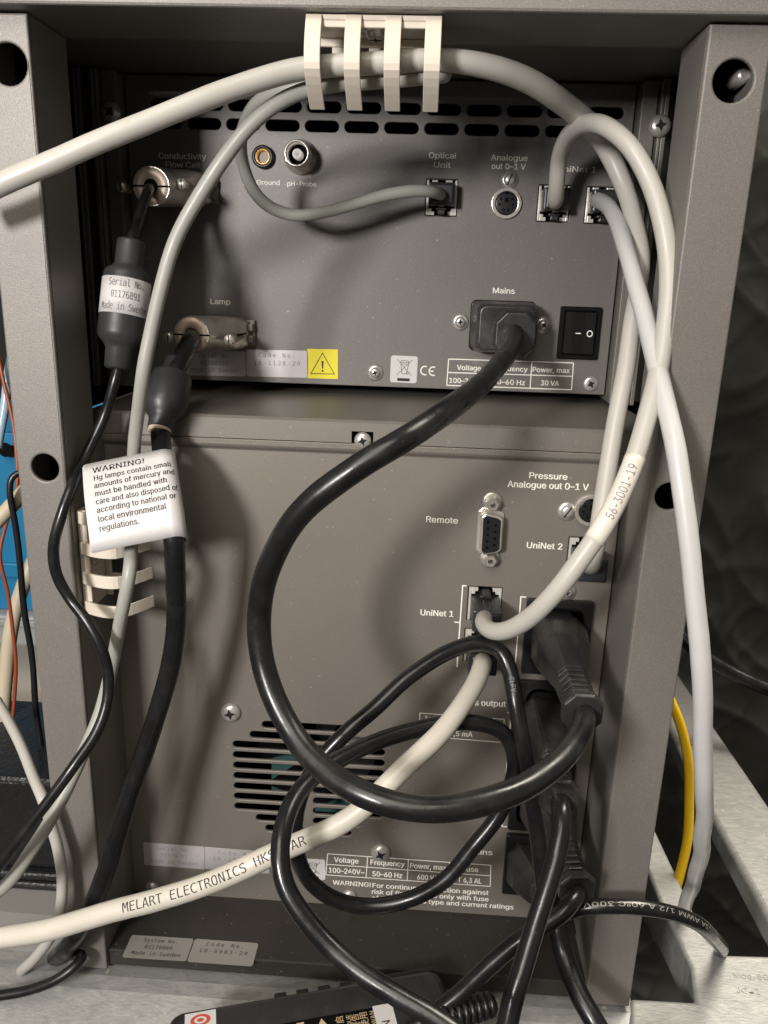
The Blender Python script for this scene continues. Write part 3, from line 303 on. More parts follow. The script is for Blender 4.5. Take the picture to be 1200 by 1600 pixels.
DOTMONO = ''' 215|-215;62,112 153,112 153,83 62,83|.215;85,53 129,53 129,0 85,0|0215;84,131 85,137 87,142 91,147 96,151 101,153 107,154 113,153 119,151 124,147 127,142 130,137 131,131 130,124 128,119 124,114 119,110 113,108 107,107 101,108 95,110 91,114 87,119 85,124;107,237 92,234 80,225 71,210 64,190 60,163 58,130 60,97 64,70 71,49 80,35 92,26 107,23 122,26 135,35 144,49 151,70 155,97 156,130 155,163 151,190 144,210 135,225 122,234;107,265 133,261 154,249 170,231 182,204 189,171 192,130 189,89 182,55 170,29 154,10 133,-1 107,-5 82,-1 61,10 44,29 33,55 26,89 23,130 26,171 33,204 44,231 61,249 82,261|1215;47,30 102,30 102,228 43,215 43,247 101,260 136,260 136,30 190,30 190,0 47,0|2215;65,30 184,30 184,0 26,0 26,30 83,90 117,127 127,141 135,152 140,162 144,170 146,179 147,189 145,202 141,213 134,223 124,230 113,234 99,235 88,234 77,232 65,229 54,225 41,219 29,212 29,247 40,253 52,257 64,260 75,263 87,264 98,265 122,262 142,256 159,244 172,229 180,212 183,191 182,180 179,169 175,158 169,146 160,134 150,121 121,89|3215;135,139 151,133 164,125 174,115 182,102 186,88 188,72 185,50 177,31 164,15 146,4 123,-3 97,-5 85,-5 73,-4 60,-2 48,1 36,4 24,8 24,43 36,37 47,33 59,29 70,27 82,25 93,25 111,26 126,30 138,38 146,48 151,60 153,75 151,89 146,101 138,111 126,119 112,123 96,124 69,124 69,153 96,153 111,155 123,158 133,164 141,172 145,182 147,194 146,206 141,216 134,224 125,230 113,234 98,235 88,235 77,233 66,232 55,229 44,225 32,221 32,253 69,262 98,265 122,263 142,256 159,246 172,231 179,215 182,195 180,182 176,170 170,159 161,151 149,144|4215;128,228 46,91 128,91;122,260 163,260 163,91 198,91 198,62 163,62 163,0 128,0 128,62 18,62 18,95|5215;36,260 168,260 168,230 68,230 68,166 83,171 98,172 123,169 145,161 162,148 176,130 183,109 186,83 183,58 175,36 161,19 143,5 120,-2 93,-5 80,-5 67,-4 56,-2 45,0 34,3 25,6 25,42 36,36 46,32 57,29 68,26 79,25 90,25 108,26 123,31 135,40 144,52 149,66 151,83 149,101 144,115 134,127 122,135 107,141 89,142 80,142 71,141 62,139 53,137 44,133 36,129|6215;173,254 173,222 165,226 157,229 149,232 141,234 132,235 123,235 103,232 86,224 73,210 63,190 57,166 56,136 62,147 70,155 79,163 89,168 100,171 113,172 136,169 155,162 171,149 182,131 189,109 192,83 189,57 182,36 170,18 154,5 134,-2 111,-5 83,-1 61,9 44,27 33,53 25,87 23,130 26,170 34,204 48,230 68,249 92,261 122,265 148,262;110,144 96,143 84,137 75,128 67,116 63,101 62,83 63,66 67,51 75,39 84,30 96,24 110,22 124,24 136,29 145,38 152,50 156,65 157,83 156,102 152,117 145,129 136,138 124,143|7215;24,260 188,260 188,245 95,0 58,0 149,230 24,230|8215;107,123 93,122 81,118 71,110 64,100 60,88 58,73 60,58 64,46 71,36 81,28 93,24 107,22 122,24 134,28 144,36 151,46 155,58 157,73 155,88 151,100 144,110 134,118 122,122;77,138 63,143 51,150 42,159 35,171 30,183 29,197 31,216 38,233 50,246 66,257 85,263 107,265 130,263 149,257 165,246 176,233 183,216 186,197 184,183 180,171 173,159 164,150 152,143 138,138 154,133 167,125 178,115 186,102 190,87 192,70 189,48 182,30 169,15 153,4 132,-3 107,-5 83,-3 62,4 45,15 33,30 25,48 23,69 24,87 29,102 37,115 47,125 61,133;64,194 65,181 69,170 75,162 84,156 94,152 107,151 120,152 131,156 140,162 146,170 150,181 151,194 150,207 146,218 140,226 131,233 120,236 107,237 94,236 84,232 75,226 69,218 65,207|9215;104,115 118,117 129,122 139,131 146,144 150,159 152,176 150,194 146,209 139,221 129,230 118,235 104,237 89,235 78,230 69,222 62,210 58,195 57,176 58,158 62,142 69,131 78,122 89,117;41,5 41,38 49,34 56,31 64,28 73,26 81,25 90,25 111,27 128,36 141,50 150,69 156,94 158,124 152,113 144,104 135,97 125,92 113,89 101,88 78,90 58,98 43,111 31,128 24,150 22,177 24,202 32,224 43,242 59,254 79,262 103,265 131,261 153,250 169,232 181,206 188,172 190,130 188,89 179,56 165,30 146,10 121,-1 92,-5 66,-2|A215;107,229 70,96 144,96;86,260 129,260 208,0 172,0 153,68 62,68 43,0 6,0|C215;187,9 178,5 169,1 159,-1 150,-3 140,-5 129,-5 99,-1 73,11 52,30 36,57 27,90 24,130 27,169 37,202 52,229 73,249 99,261 129,265 140,264 150,263 159,261 169,258 178,255 187,250 187,214 178,221 169,226 159,231 149,234 139,235 129,236 108,233 91,224 78,210 69,189 63,162 61,130 63,97 69,71 78,50 91,35 108,26 129,24 139,24 150,26 159,29 169,33 178,39 187,45|E215;34,260 189,260 189,230 69,230 69,153 183,153 183,124 69,124 69,30 192,30 192,0 34,0|H215;24,260 59,260 59,153 155,153 155,260 191,260 191,0 155,0 155,124 59,124 59,0 24,0|I215;35,260 179,260 179,230 125,230 125,30 179,30 179,0 35,0 35,30 89,30 89,230 35,230|K215;24,260 59,260 59,144 169,260 210,260 109,154 213,0 171,0 86,130 59,102 59,0 24,0|L215;37,260 73,260 73,30 198,30 198,0 37,0|M215;15,260 62,260 107,128 152,260 199,260 199,0 167,0 167,230 120,93 94,93 47,230 47,0 15,0|N215;24,260 69,260 157,46 157,260 190,260 190,0 146,0 58,214 58,0 24,0|O215;158,130 156,164 152,192 146,212 136,225 123,233 107,236 91,233 78,225 69,212 62,192 58,164 57,130 58,95 62,68 69,48 78,34 91,26 107,24 123,26 136,34 146,48 152,68 156,95;194,130 192,88 185,54 173,28 156,10 134,-1 107,-5 80,-1 59,10 42,28 30,54 23,88 20,130 23,171 30,205 42,231 59,250 80,261 107,265 134,261 156,250 173,231 185,205 192,171|R215;132,123 141,120 149,115 155,110 162,101 170,88 179,71 215,0 177,0 146,66 137,82 129,94 122,102 114,106 105,109 94,110 60,110 60,0 25,0 25,260 97,260 124,258 146,251 163,241 176,226 183,207 186,185 184,169 180,155 172,143 161,133 148,127;60,231 60,139 99,139 114,140 127,144 136,150 143,159 147,170 149,185 147,199 143,210 136,219 125,226 113,230 97,231|S215;176,251 176,215 165,222 155,227 144,231 133,234 122,235 112,236 96,235 83,231 72,224 64,216 59,205 58,193 59,183 62,174 67,167 75,161 87,156 103,152 121,148 143,141 161,132 174,121 184,107 189,91 191,71 189,48 181,29 168,14 151,4 128,-3 101,-5 89,-5 77,-3 65,-1 52,2 40,6 28,11 28,48 41,40 53,34 65,29 77,26 89,24 101,24 118,25 132,29 143,35 151,44 156,56 158,69 156,81 153,91 147,99 139,105 127,110 112,114 93,119 71,125 54,133 41,143 31,156 26,171 24,188 27,210 35,228 48,244 65,255 86,262 110,265 120,264 131,263 141,261 153,259 164,255|T215;8,260 206,260 206,230 125,230 125,0 90,0 90,230 8,230|a215;122,98 112,98 94,97 80,94 69,88 61,81 57,71 55,59 56,48 60,39 66,32 74,26 84,23 95,22 112,24 125,30 137,40 145,54 150,71 152,91 152,98;184,111 184,0 152,0 152,29 145,18 136,10 126,3 115,-1 103,-4 88,-5 70,-3 54,2 41,12 31,24 25,39 23,57 26,77 33,93 45,106 62,116 83,121 109,123 152,123 152,128 151,142 147,154 140,162 131,168 119,171 103,173 92,172 81,170 70,168 59,164 48,160 37,154 37,186 49,190 60,194 71,196 82,198 93,199 103,200 118,199 132,197 144,193 155,187 164,180 172,171 176,165 179,158 182,150 183,140 184,127|d215;149,170 149,271 181,271 181,0 149,0 149,25 143,16 136,8 128,3 119,-2 108,-4 97,-5 75,-2 57,7 42,22 30,43 24,68 21,98 24,127 30,152 42,173 57,188 76,197 97,200 109,199 119,196 128,192 137,186 144,179;55,97 57,75 60,56 67,41 76,31 88,24 102,22 116,24 128,31 137,41 144,56 148,75 149,97 148,120 144,139 137,153 128,164 116,170 102,173 88,170 76,164 67,154 60,139 57,120|e215;194,106 194,90 55,90 55,89 57,69 62,53 71,40 84,30 100,24 118,22 129,23 139,24 150,27 162,31 174,36 186,42 186,10 174,5 162,2 151,-1 140,-3 129,-5 118,-5 90,-2 66,7 47,22 33,43 24,68 21,97 24,126 33,151 46,172 65,187 87,197 113,200 136,197 156,188 172,174 184,156 191,133;162,115 160,132 155,147 148,158 139,166 126,171 112,173 97,171 85,166 74,157 65,146 59,132 56,115|i215;45,195 127,195 127,25 190,25 190,0 31,0 31,25 95,25 95,170 45,170;95,271 127,271 127,230 95,230|l215;111,71 112,57 115,47 119,38 125,32 133,28 143,27 180,27 180,0 139,0 122,2 107,8 95,18 86,32 81,50 79,71 79,248 28,248 28,273 111,273|m215;118,175 122,183 127,189 133,194 139,197 147,199 155,200 169,198 180,192 188,181 193,166 197,143 198,113 198,0 168,0 168,112 168,136 166,153 164,163 160,168 154,172 147,173 139,172 132,168 128,162 125,152 123,135 123,112 123,0 93,0 93,112 93,136 91,153 89,163 84,169 78,172 71,173 63,172 57,168 53,162 50,152 49,135 48,112 48,0 19,0 19,195 48,195 48,178 52,185 57,190 62,194 68,197 75,199 82,200 90,199 98,197 104,194 109,189 114,183|n215;183,121 183,0 151,0 151,121 150,137 147,150 142,159 134,166 125,170 113,172 99,170 87,165 78,156 71,144 67,129 66,110 66,0 34,0 34,195 66,195 66,166 72,176 80,184 89,191 99,196 111,199 124,200 142,198 157,191 168,180 176,165 181,145|o215;107,173 92,170 80,164 70,154 63,139 59,120 58,97 59,75 63,56 70,41 80,31 92,24 107,22 122,24 135,31 144,41 151,56 155,75 157,97 155,120 151,139 144,154 135,164 122,170;107,200 132,197 153,188 169,173 181,153 188,128 191,97 188,67 181,41 169,21 153,7 132,-2 107,-5 82,-2 62,7 45,21 33,41 26,67 24,97 26,128 33,153 45,173 62,188 82,197|r215;201,155 194,160 187,164 180,166 173,168 165,170 157,170 138,168 123,162 111,151 102,137 97,119 95,97 95,0 63,0 63,195 95,195 95,157 102,170 110,180 120,189 132,195 145,198 159,200 181,197 201,188|s215;169,188 169,157 160,162 151,166 142,169 132,171 123,172 113,173 100,172 89,170 81,166 75,160 71,153 70,144 71,136 74,130 78,125 86,121 99,116 118,112 131,110 146,106 158,100 167,92 174,82 178,70 179,56 177,39 170,23 159,11 143,2 124,-3 102,-5 92,-5 82,-4 71,-2 61,0 49,3 37,7 37,40 49,35 60,30 71,26 82,24 92,22 102,22 115,23 126,26 135,30 142,37 146,45 147,54 142,68 128,78 104,85 103,86 91,88 74,93 61,99 50,106 43,116 39,127 38,141 40,158 46,173 57,184 71,193 89,198 111,200 121,199 131,198 141,197 151,195 160,192|t215;107,250 107,195 180,195 180,170 107,170 107,64 108,51 111,41 115,34 122,29 131,27 144,26 180,26 180,0 140,0 119,2 102,6 90,14 81,26 77,43 75,64 75,170 23,170 23,195 75,195 75,250|w215;0,195 32,195 66,37 93,138 121,138 149,37 183,195 215,195 169,0 138,0 107,107 76,0 46,0|y215;149,63 129,9 119,-18 111,-36 106,-47 100,-55 93,-62 86,-67 77,-71 68,-73 58,-74 32,-74 32,-47 51,-47 60,-46 67,-44 73,-39 79,-31 86,-17 93,3 18,195 52,195 110,42 167,195 201,195'''
def parse(t):
    d = {}
    for g in t.split('|'):
        ch, rest = g[0], g[1:].split(';')
        d[ch] = (int(rest[0]), [[tuple(map(int, p.split(','))) for p in c.split()] for c in rest[1:]])
    return d
FONTS = {'I': parse(GROTESK), 'M': parse(DOTMONO)}
def area(c): return sum(c[i - 1][0] * c[i][1] - c[i][0] * c[i - 1][1] for i in range(len(c))) / 2
SGN = {False: 1 if area(FONTS['I']['H'][1][0]) < 0 else -1, True: 1 if area(FONTS['M']['M'][1][0]) < 0 else -1}
def embolden(ct, d, sg):
    if abs(d) < 0.5: return ct
    lim = 9; out = []
    for p in ct:
        if not out or math.hypot(p[0] - out[-1][0], p[1] - out[-1][1]) >= lim: out.append(p)
    if len(out) > 3 and math.hypot(out[0][0] - out[-1][0], out[0][1] - out[-1][1]) < lim: out.pop()
    n = len(out); res = []
    for i in range(n):
        a, b_, c = out[i - 1], out[i], out[(i + 1) % n]
        e0 = Vector((b_[0] - a[0], b_[1] - a[1])).normalized(); e1 = Vector((c[0] - b_[0], c[1] - b_[1])).normalized()
        n0 = Vector((-e0.y, e0.x)); n1 = Vector((-e1.y, e1.x)); m_ = n0 + n1
        if m_.length < .2: m_ = n0
        m_.normalize(); k = min(1.45, 1 / max(.3, m_.dot(n0)))
        res.append((b_[0] + m_.x * d * sg * k, b_[1] + m_.y * d * sg * k))
    return res
TC = {}
def glyphs(s, bold=0.0, font='I'):
    k = (s, bold, font); F = FONTS['M' if font == 'M' else 'I']
    if k not in TC and all(c in F for c in s):
        capu = max(p[1] for c in F['M'][1] for p in c); sc_ = 0.73 / capu; x = 0; ser = []
        cu = bpy.data.curves.new('t', 'CURVE'); cu.dimensions = '2D'; cu.fill_mode = 'FRONT'; d_ = bold / sc_
        for c in s:
            adv, cont = F[c]
            for ct in cont:
                ct = embolden(ct, d_, SGN[font == 'M'])
                sp = cu.splines.new('POLY'); sp.points.add(len(ct) - 1); sp.use_cyclic_u = True
                for q, p in zip(sp.points, ct): q.co = ((x + p[0]) * sc_, p[1] * sc_, 0, 1)
                if font == 'S':
                    for i in range(len(ct)):
                        p, q = ct[i - 1], ct[i]; L_ = abs(p[0] - q[0])
                        if abs(p[1] - q[1]) <= 1 and 18 <= L_ <= 42 and len(ct) > 3 and c not in '.!,-tf' or (c in 'tf' and abs(p[1] - q[1]) <= 1 and 18 <= L_ <= 42 and p[1] < 20):
                            y0 = p[1]; top = y0 > 90; ya, yb = (y0 - 13, y0) if top else (y0, y0 + 13)
                            xa, xb = min(p[0], q[0]), max(p[0], q[0])
                            for a_, b_ in ((xa - 17, xa - 1), (xb + 1, xb + 17)):
                                if top and a_ > xa and c in 'bdhklimnrpu': continue
                                ser.append([((x + a_) * sc_, ya * sc_), ((x + b_) * sc_, ya * sc_), ((x + b_) * sc_, yb * sc_), ((x + a_) * sc_, yb * sc_)])
            x += adv + (9 if font == 'S' else 0)
        me = to_mesh(cu, 't')
        vs = [(v.co.x, v.co.y) for v in me.vertices]; fs = [tuple(p.vertices) for p in me.polygons]
        bpy.data.meshes.remove(me)
        for r in ser: fs.append(tuple(range(len(vs), len(vs) + 4))); vs += r
        if not vs: vs = [(0, 0)]
        xs = [v[0] for v in vs]; TC[k] = (vs, fs, min(xs), max(xs))
    if k not in TC:
        cu = bpy.data.curves.new('t', 'FONT'); cu.body = s; cu.size = 1.0; cu.offset = bold; cu.resolution_u = 3
        me = to_mesh(cu, 't')
        vs = [(v.co.x, v.co.y) for v in me.vertices]; fs = [tuple(p.vertices) for p in me.polygons]
        bpy.data.meshes.remove(me)
        if not vs: vs = [(0, 0)]
        xs = [v[0] for v in vs]; TC[k] = (vs, fs, min(xs), max(xs))
    return TC[k]
CAP = 0.73
def text_into(mb, s, mapf, width=None, cap=2.0, bold=0.0, align='L', mono=None, cuts=False, font='I'):
    """write s with mapf(u, v) -> 3D; width and cap height in mm"""
    if mono:
        n = len(s)
        for i, ch in enumerate(s):
            if ch == ' ': continue
            vs, fs, a, b = glyphs(ch, bold, 'M'); k = cap / CAP; kx = min(k, mono * 0.84 / max(0.2, b - a))
            u0 = i * mono + mono / 2 - (a + b) / 2 * kx
            mb.add([mapf(u0 + x * kx, y * k) for x, y in vs], fs)
        return
    vs, fs, a, b = glyphs(s, bold, font); k = cap / CAP
    kx = width / (b - a) if width else k
    off = {'L': 0, 'C': -(b - a) * kx / 2, 'R': -(b - a) * kx}[align]
    if cuts:
        bm = bmesh.new(); bv = [bm.verts.new((x, y, 0)) for x, y in vs]
        for f in fs:
            try: bm.faces.new([bv[i] for i in f])
            except ValueError: pass
        for c in (-0.15, 0.0, 0.12, 0.24, 0.36, 0.48, 0.6):
            bmesh.ops.bisect_plane(bm, geom=bm.verts[:] + bm.edges[:] + bm.faces[:], plane_co=(0, c, 0), plane_no=(0, 1, 0))
        x = a
        while x < b and cuts == 'u':
            x += 0.15
            bmesh.ops.bisect_plane(bm, geom=bm.verts[:] + bm.edges[:] + bm.faces[:], plane_co=(x, 0, 0), plane_no=(1, 0, 0))
        bm.verts.index_update(); vs = [(v.co.x, v.co.y) for v in bm.verts]; fs = [tuple(v.index for v in f.verts) for f in bm.faces]; bm.free()
    mb.add([mapf(off + (x - a) * kx, y * k) for x, y in vs], fs)
def on_panel(Y, x0, z0, slope=0.0):
    return lambda u, v: (x0 + u, Y, z0 + v)
def legend(unit, s, pl, pr, Y, cap_px, name='port_legend', bold=0.020, mat='print', mb=None):
    a = V(pl[0], pl[1], Y - 0.1); b = V(pr[0], pr[1], Y - 0.1)
    own = mb is None; mb = mb or MB()
    c = V(pl[0], pl[1] - cap_px * .86, Y - 0.1)
    hgt = c.z - a.z; e = hgt * 0.034
    for k, (dx, dz) in enumerate(((0, 0), (-e, e * .4), (e, -e * .4))):      # three passes of ink make the bold weight
        text_into(mb, s, on_panel(Y - 0.1 - .006 * k, a.x + dx, (a.z + b.z) / 2 + dz), width=b.x - a.x, cap=hgt, bold=0)
    if own: return mb.build(name, M[mat], unit)
def bar(mb, p, q, Y, wmm):      # a printed straight line on the panel
    a, b = V(*p, Y - 0.1), V(*q, Y - 0.1); d = (b - a).normalized(); n = Vector((-d.z, 0, d.x)) * wmm / 2
    mb.quad(a - n, b - n, b + n, a + n)

# ------------------------------------------------------------------ swept tubes
class Path:
    def __init__(s, pts, step=1.6):
        P = [Vector(p[:3]) for p in pts]; R = [p[3] for p in pts]
        P = [P[0] * 2 - P[1]] + P + [P[-1] * 2 - P[-2]]; R = [R[0]] + R + [R[-1]]
        s.p = []; s.r = []
        for i in range(1, len(P) - 2):
            n = max(2, int((P[i + 1] - P[i]).length / step))
            t0 = 0; t1 = t0 + (P[i] - P[i - 1]).length ** .5; t2 = t1 + (P[i + 1] - P[i]).length ** .5; t3 = t2 + (P[i + 2] - P[i + 1]).length ** .5
            for k in range(n):
                t = t1 + (t2 - t1) * k / n
                A1 = P[i - 1] * ((t1 - t) / (t1 - t0)) + P[i] * ((t - t0) / (t1 - t0))
                A2 = P[i] * ((t2 - t) / (t2 - t1)) + P[i + 1] * ((t - t1) / (t2 - t1))
                A3 = P[i + 1] * ((t3 - t) / (t3 - t2)) + P[i + 2] * ((t - t2) / (t3 - t2))
                B1 = A1 * ((t2 - t) / (t2 - t0)) + A2 * ((t - t0) / (t2 - t0))
                B2 = A2 * ((t3 - t) / (t3 - t1)) + A3 * ((t - t1) / (t3 - t1))
                s.p.append(B1 * ((t2 - t) / (t2 - t1)) + B2 * ((t - t1) / (t2 - t1))); s.r.append(R[i] + (R[i + 1] - R[i]) * k / n)
        s.p.append(P[-2]); s.r.append(R[-2])
        for _ in range(3):        # relax
            q = s.p[:]
            for i in range(1, len(q) - 1): s.p[i] = q[i] * 0.5 + (q[i - 1] + q[i + 1]) * 0.25
        L0 = 0.0; n0 = len(s.p)
        for i in range(n0):
            e = min(1.0, min(i, n0 - 1 - i) / 12.0); q = s.p[i]
            s.p[i] = q + Vector((noise.noise(q * .035), noise.noise(q * .035 + Vector((9, 0, 0))) * .5, noise.noise(q * .035 + Vector((0, 9, 0))))) * (.9 * e)
            s.r[i] *= 1 + .035 * noise.noise(q * .05 + Vector((3, 3, 3))) + .012 * noise.noise(q * .3)
        n = len(s.p); s.t = [(s.p[min(n - 1, i + 1)] - s.p[max(0, i - 1)]).normalized() for i in range(n)]
        s.s = [0.0]
        for i in range(1, n): s.s.append(s.s[-1] + (s.p[i] - s.p[i - 1]).length)
        nrm = s.t[0].orthogonal().normalized(); s.n = []
        for i in range(n):
            nrm = (nrm - s.t[i] * nrm.dot(s.t[i])).normalized(); s.n.append(nrm)
    def tube(s, mb, sides=16, i0=0, i1=None, dr=0.0):
        i1 = len(s.p) if i1 is None else i1; rings = []
        for i in range(i0, i1):
            b = s.t[i].cross(s.n[i]); r = s.r[i] + dr
            rings.append([s.p[i] + (s.n[i] * math.cos(2 * math.pi * j / sides) + b * math.sin(2 * math.pi * j / sides)) * r for j in range(sides)])
        mb.loft(rings)
    def near(s, px, py):
        best = (1e9, 0)
        for i, p in enumerate(s.p):
            z = p.dot(cF)
            if z <= 1: continue
            x = 600 + FPX * p.dot(cR) / z; y = 800 + FPX * p.dot(cD) / z
            best = min(best, ((x - px) ** 2 + (y - py) ** 2, i))
        return best[1]
    def wrap(s, mb, text, p0, p1, cap, bold=0.0, rot=0.0, dr=0.12, font='I'):
        """lettering on the sheath from pixel p0 to pixel p1, facing the camera, turned by rot radians"""
        i0, i1 = s.near(*p0), s.near(*p1); s0, s1 = s.s[i0], s.s[i1]; sg = 1 if s1 > s0 else -1
        def mapf(u, v):
            q = s0 + sg * u; lo, hi = 0, len(s.s) - 1
            while hi - lo > 1:
                mid = (lo + hi) // 2
                if s.s[mid] <= q: lo = mid
                else: hi = mid
            f = (q - s.s[lo]) / max(1e-6, s.s[hi] - s.s[lo]); c = s.p[lo].lerp(s.p[hi], f); t = s.t[lo].lerp(s.t[hi], f).normalized() * sg
            o = -c; o = (o - t * o.dot(t)).normalized(); y = o.cross(t); r = s.r[lo] + dr
            a = (v - cap / 2) / r + rot
            return c + (o * math.cos(a) + y * math.sin(a)) * r
        text_into(mb, text, mapf, width=abs(s1 - s0), cap=cap, bold=bold, cuts=True, font=font)

def cable(name, label, mat, pts, r, group=None, cat='cable', sides=16):
    """pts: (px, py, depth[, radius]); the sheath mesh is the thing itself"""
    P = [tuple(V(p[0], p[1], p[2])) + ((p[3] if len(p) > 3 else r),) for p in pts]
    path = Path(P); mb = MB(); path.tube(mb, sides)
    o = mb.build(name, M[mat], None, org=path.p[0]); props(o, label, cat, group)
    return o, path

# ================================================================== THE SETTING
mb = MB(); mb.quad((-3000, -2500, -850), (3000, -2500, -850), (3000, 2000, -850), (-3000, 2000, -850))
o = mb.build('floor', plain('dark_floor', (0.005, 0.005, 0.005), 0.6)); o['kind'] = 'structure'
mb = MB(); mb.quad((-3000, 1300, -850), (3000, 1300, -850), (3000, 1300, 1500), (-3000, 1300, 1500))
o = mb.build('back_wall', plain('dark_wall', (0.03, 0.03, 0.03), 0.8)); o['kind'] = 'structure'

# wrinkled black film hanging at the right
film = MB(); film.smooth = True
nx, nyy = 150, 300; vs = []; fs = []
for j in range(nyy + 1):
    for i in range(nx + 1):
        x = 150 + 330 * i / nx; z = 240 - 1088 * j / nyy
        wx = 14 * noise.noise(Vector((x * .012, z * .012, 5))); wz = 14 * noise.noise(Vector((x * .012, z * .012, 9)))
        p = Vector(((x + wx) * 0.014 + 0.004 * z, (z + wz) * 0.016 + 0.009 * x, 3.1))
        d = max(0, 1 - abs(noise.noise(p)) * 3.2) ** 1.5
        p2 = Vector(((x + wx) * 0.028 - .012 * z, (z + wz) * 0.030 - 0.014 * x, 8.7)); d2 = max(0, 1 - abs(noise.noise(p2)) * 3.0) ** 1.5
        vs.append((x, 612 - 7.0 * d - 2.6 * d2 + 16 * noise.noise(Vector((x * 0.010, z * 0.007, 1.0))) + 0.35 * noise.noise(Vector((x * .09, z * .11, 2))), z))
for j in range(nyy):
    for i in range(nx):
        a = j * (nx + 1) + i; fs.append((a, a + 1, a + nx + 2, a + nx + 1))
film.add(vs, fs); o = film.build('film_sheet', M['film'], None, org=(300, 610, -560))
props(o, 'wrinkled black plastic film hanging behind the right side of the cabinet', 'plastic sheet')

# ================================================================== CASTING UNDER THE CABINET
fr = thing('support_frame', 'scuffed grey metal casting with diagonal arms under the cabinet', 'support frame', (0, 280, -330))
mb = MB()
prof = [(305, -302.5), (276, -302.5), (270, -304), (256, -311), (250, -316), (247, -326), (247, -352), (305, -352)]
xs = [-420, -250, -150, -40, 60, 104]
mb.loft([[(x, y + 1.2 * noise.noise(Vector((x * .02, 3, 1))), z) for y, z in prof] for x in xs], smooth=False)
mb.build('front_beam', M['galv'], fr, bevel=2.0, segs=3)
def zprism(name, pts, zt, th, bevel=5.5):
    mb = MB(); mb.prism([tuple(VZ(x, y, zt).xy) for x, y in pts], zt - th, zt); return mb.build(name, M['galv'], fr, bevel=bevel, segs=5)
zprism('corner_plate', [(1010, 1272), (1021, 1290), (1052, 1355), (1087, 1430), (1108, 1470), (1130, 1490), (1260, 1494), (1260, 1660), (984, 1650), (984, 1558), (1086, 1564), (1079, 1510), (1060, 1468), (1034, 1415), (1006, 1345)], -301.6, 24)
zprism('diagonal_arm', [(1030, 1000), (1046, 1030), (1057, 1047), (1107, 1120), (1163, 1200), (1290, 1385), (1290, 1590), (1200, 1432), (1115, 1277), (1067, 1183), (1030, 1100)], -303, 17, 8.0)
mb = MB()      # cast lettering, barely legible
for s, p in (('Mod. 50', (1148, 1528)), ('JC42', (1152, 1551))):
    a = VZ(p[0], p[1], -301.5)
    text_into(mb, s, lambda u, v, a=a: (a.x + u, a.y + v, -301.35), cap=3.0, bold=0.0)
mb.build('cast_mark', M['galv'], fr)

# ================================================================== CABINET
XL0, XL1, XR0, XR1 = -149.6, -131.6, 81.8, 101.0
ZT, ZB = 79.6, -300.0
cab = thing('instrument_cabinet', 'open grey steel instrument cabinet framing the two stacked rear panels', 'cabinet', (-25, 390, -300))
def post(x0, x1, holes, xin, label):
    mb = MB(); mb.T = PL((0, YF, 0))
    sheet(mb, [(x0, ZB), (x1, ZB), (x1, ZT), (x0, ZT)], holes, 2.0, 0.7)
    mb.T = Matrix()
    for x, s in ((x0, 1), (x1, -1)):      # returns
        xa, xb = sorted((x + 0.02 * s, x + 1.6 * s))
        mb.box(xa, xb, YF + 2.02, YF + 28, ZB, ZT)
    mb.mi = 1; mb.box(x0 + 1.7, x1 - 1.7, YF + 22, YF + 23, ZB, ZT)
    return mb.build('side_post', [M['cab'], M['void']], cab)
def hole_at(px, py, r): c = q2(px, py, YF); return circ(c[0], c[1], r)
lp = post(XL0, XL1, [hole_at(12, 100, 6.3), hole_at(70, 731, 5.2)], 1, '')
rp = post(XR0, XR1, [hole_at(1146, 126, 6.2), hole_at(1046, 776, 5.0)], 1, '')
mb = MB(); a = V(1160, 118, YF + 12); mb.T = frame(a, (0.3, -1, 0.2)); mb.lathe([(1.0, -6), (2.6, -5), (2.6, 0), (1.8, 1.5)], 12)
mb.build('hidden_bolt', M['zinc'], cab)
mb = MB(); mb.box(-172, 122, 270.5, 306, 80.2, 112); mb.box(-172, 122, 306.1, 540, 88, 112)
mb.build('top_panel', M['cab'], cab, bevel=0.9)
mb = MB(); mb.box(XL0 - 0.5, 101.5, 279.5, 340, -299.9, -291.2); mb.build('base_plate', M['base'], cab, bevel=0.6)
mb = MB(); mb.box(-133.4, -132.0, YF + 24, 330, -291, -63); mb.build('inner_wall', M['cab'], cab)
mb = MB(); mb.box(82.6, 84.2, YF + 29, 330, -291, -63); mb.build('inner_wall', M['cab'], cab)
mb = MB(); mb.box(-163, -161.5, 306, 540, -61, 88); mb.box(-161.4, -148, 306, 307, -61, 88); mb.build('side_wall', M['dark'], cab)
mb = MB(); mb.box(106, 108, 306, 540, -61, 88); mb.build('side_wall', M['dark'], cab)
mb = MB(); mb.box(-163, 108, 540.2, 542, -299.9, 88); mb.build('back_panel', M['dark'], cab)
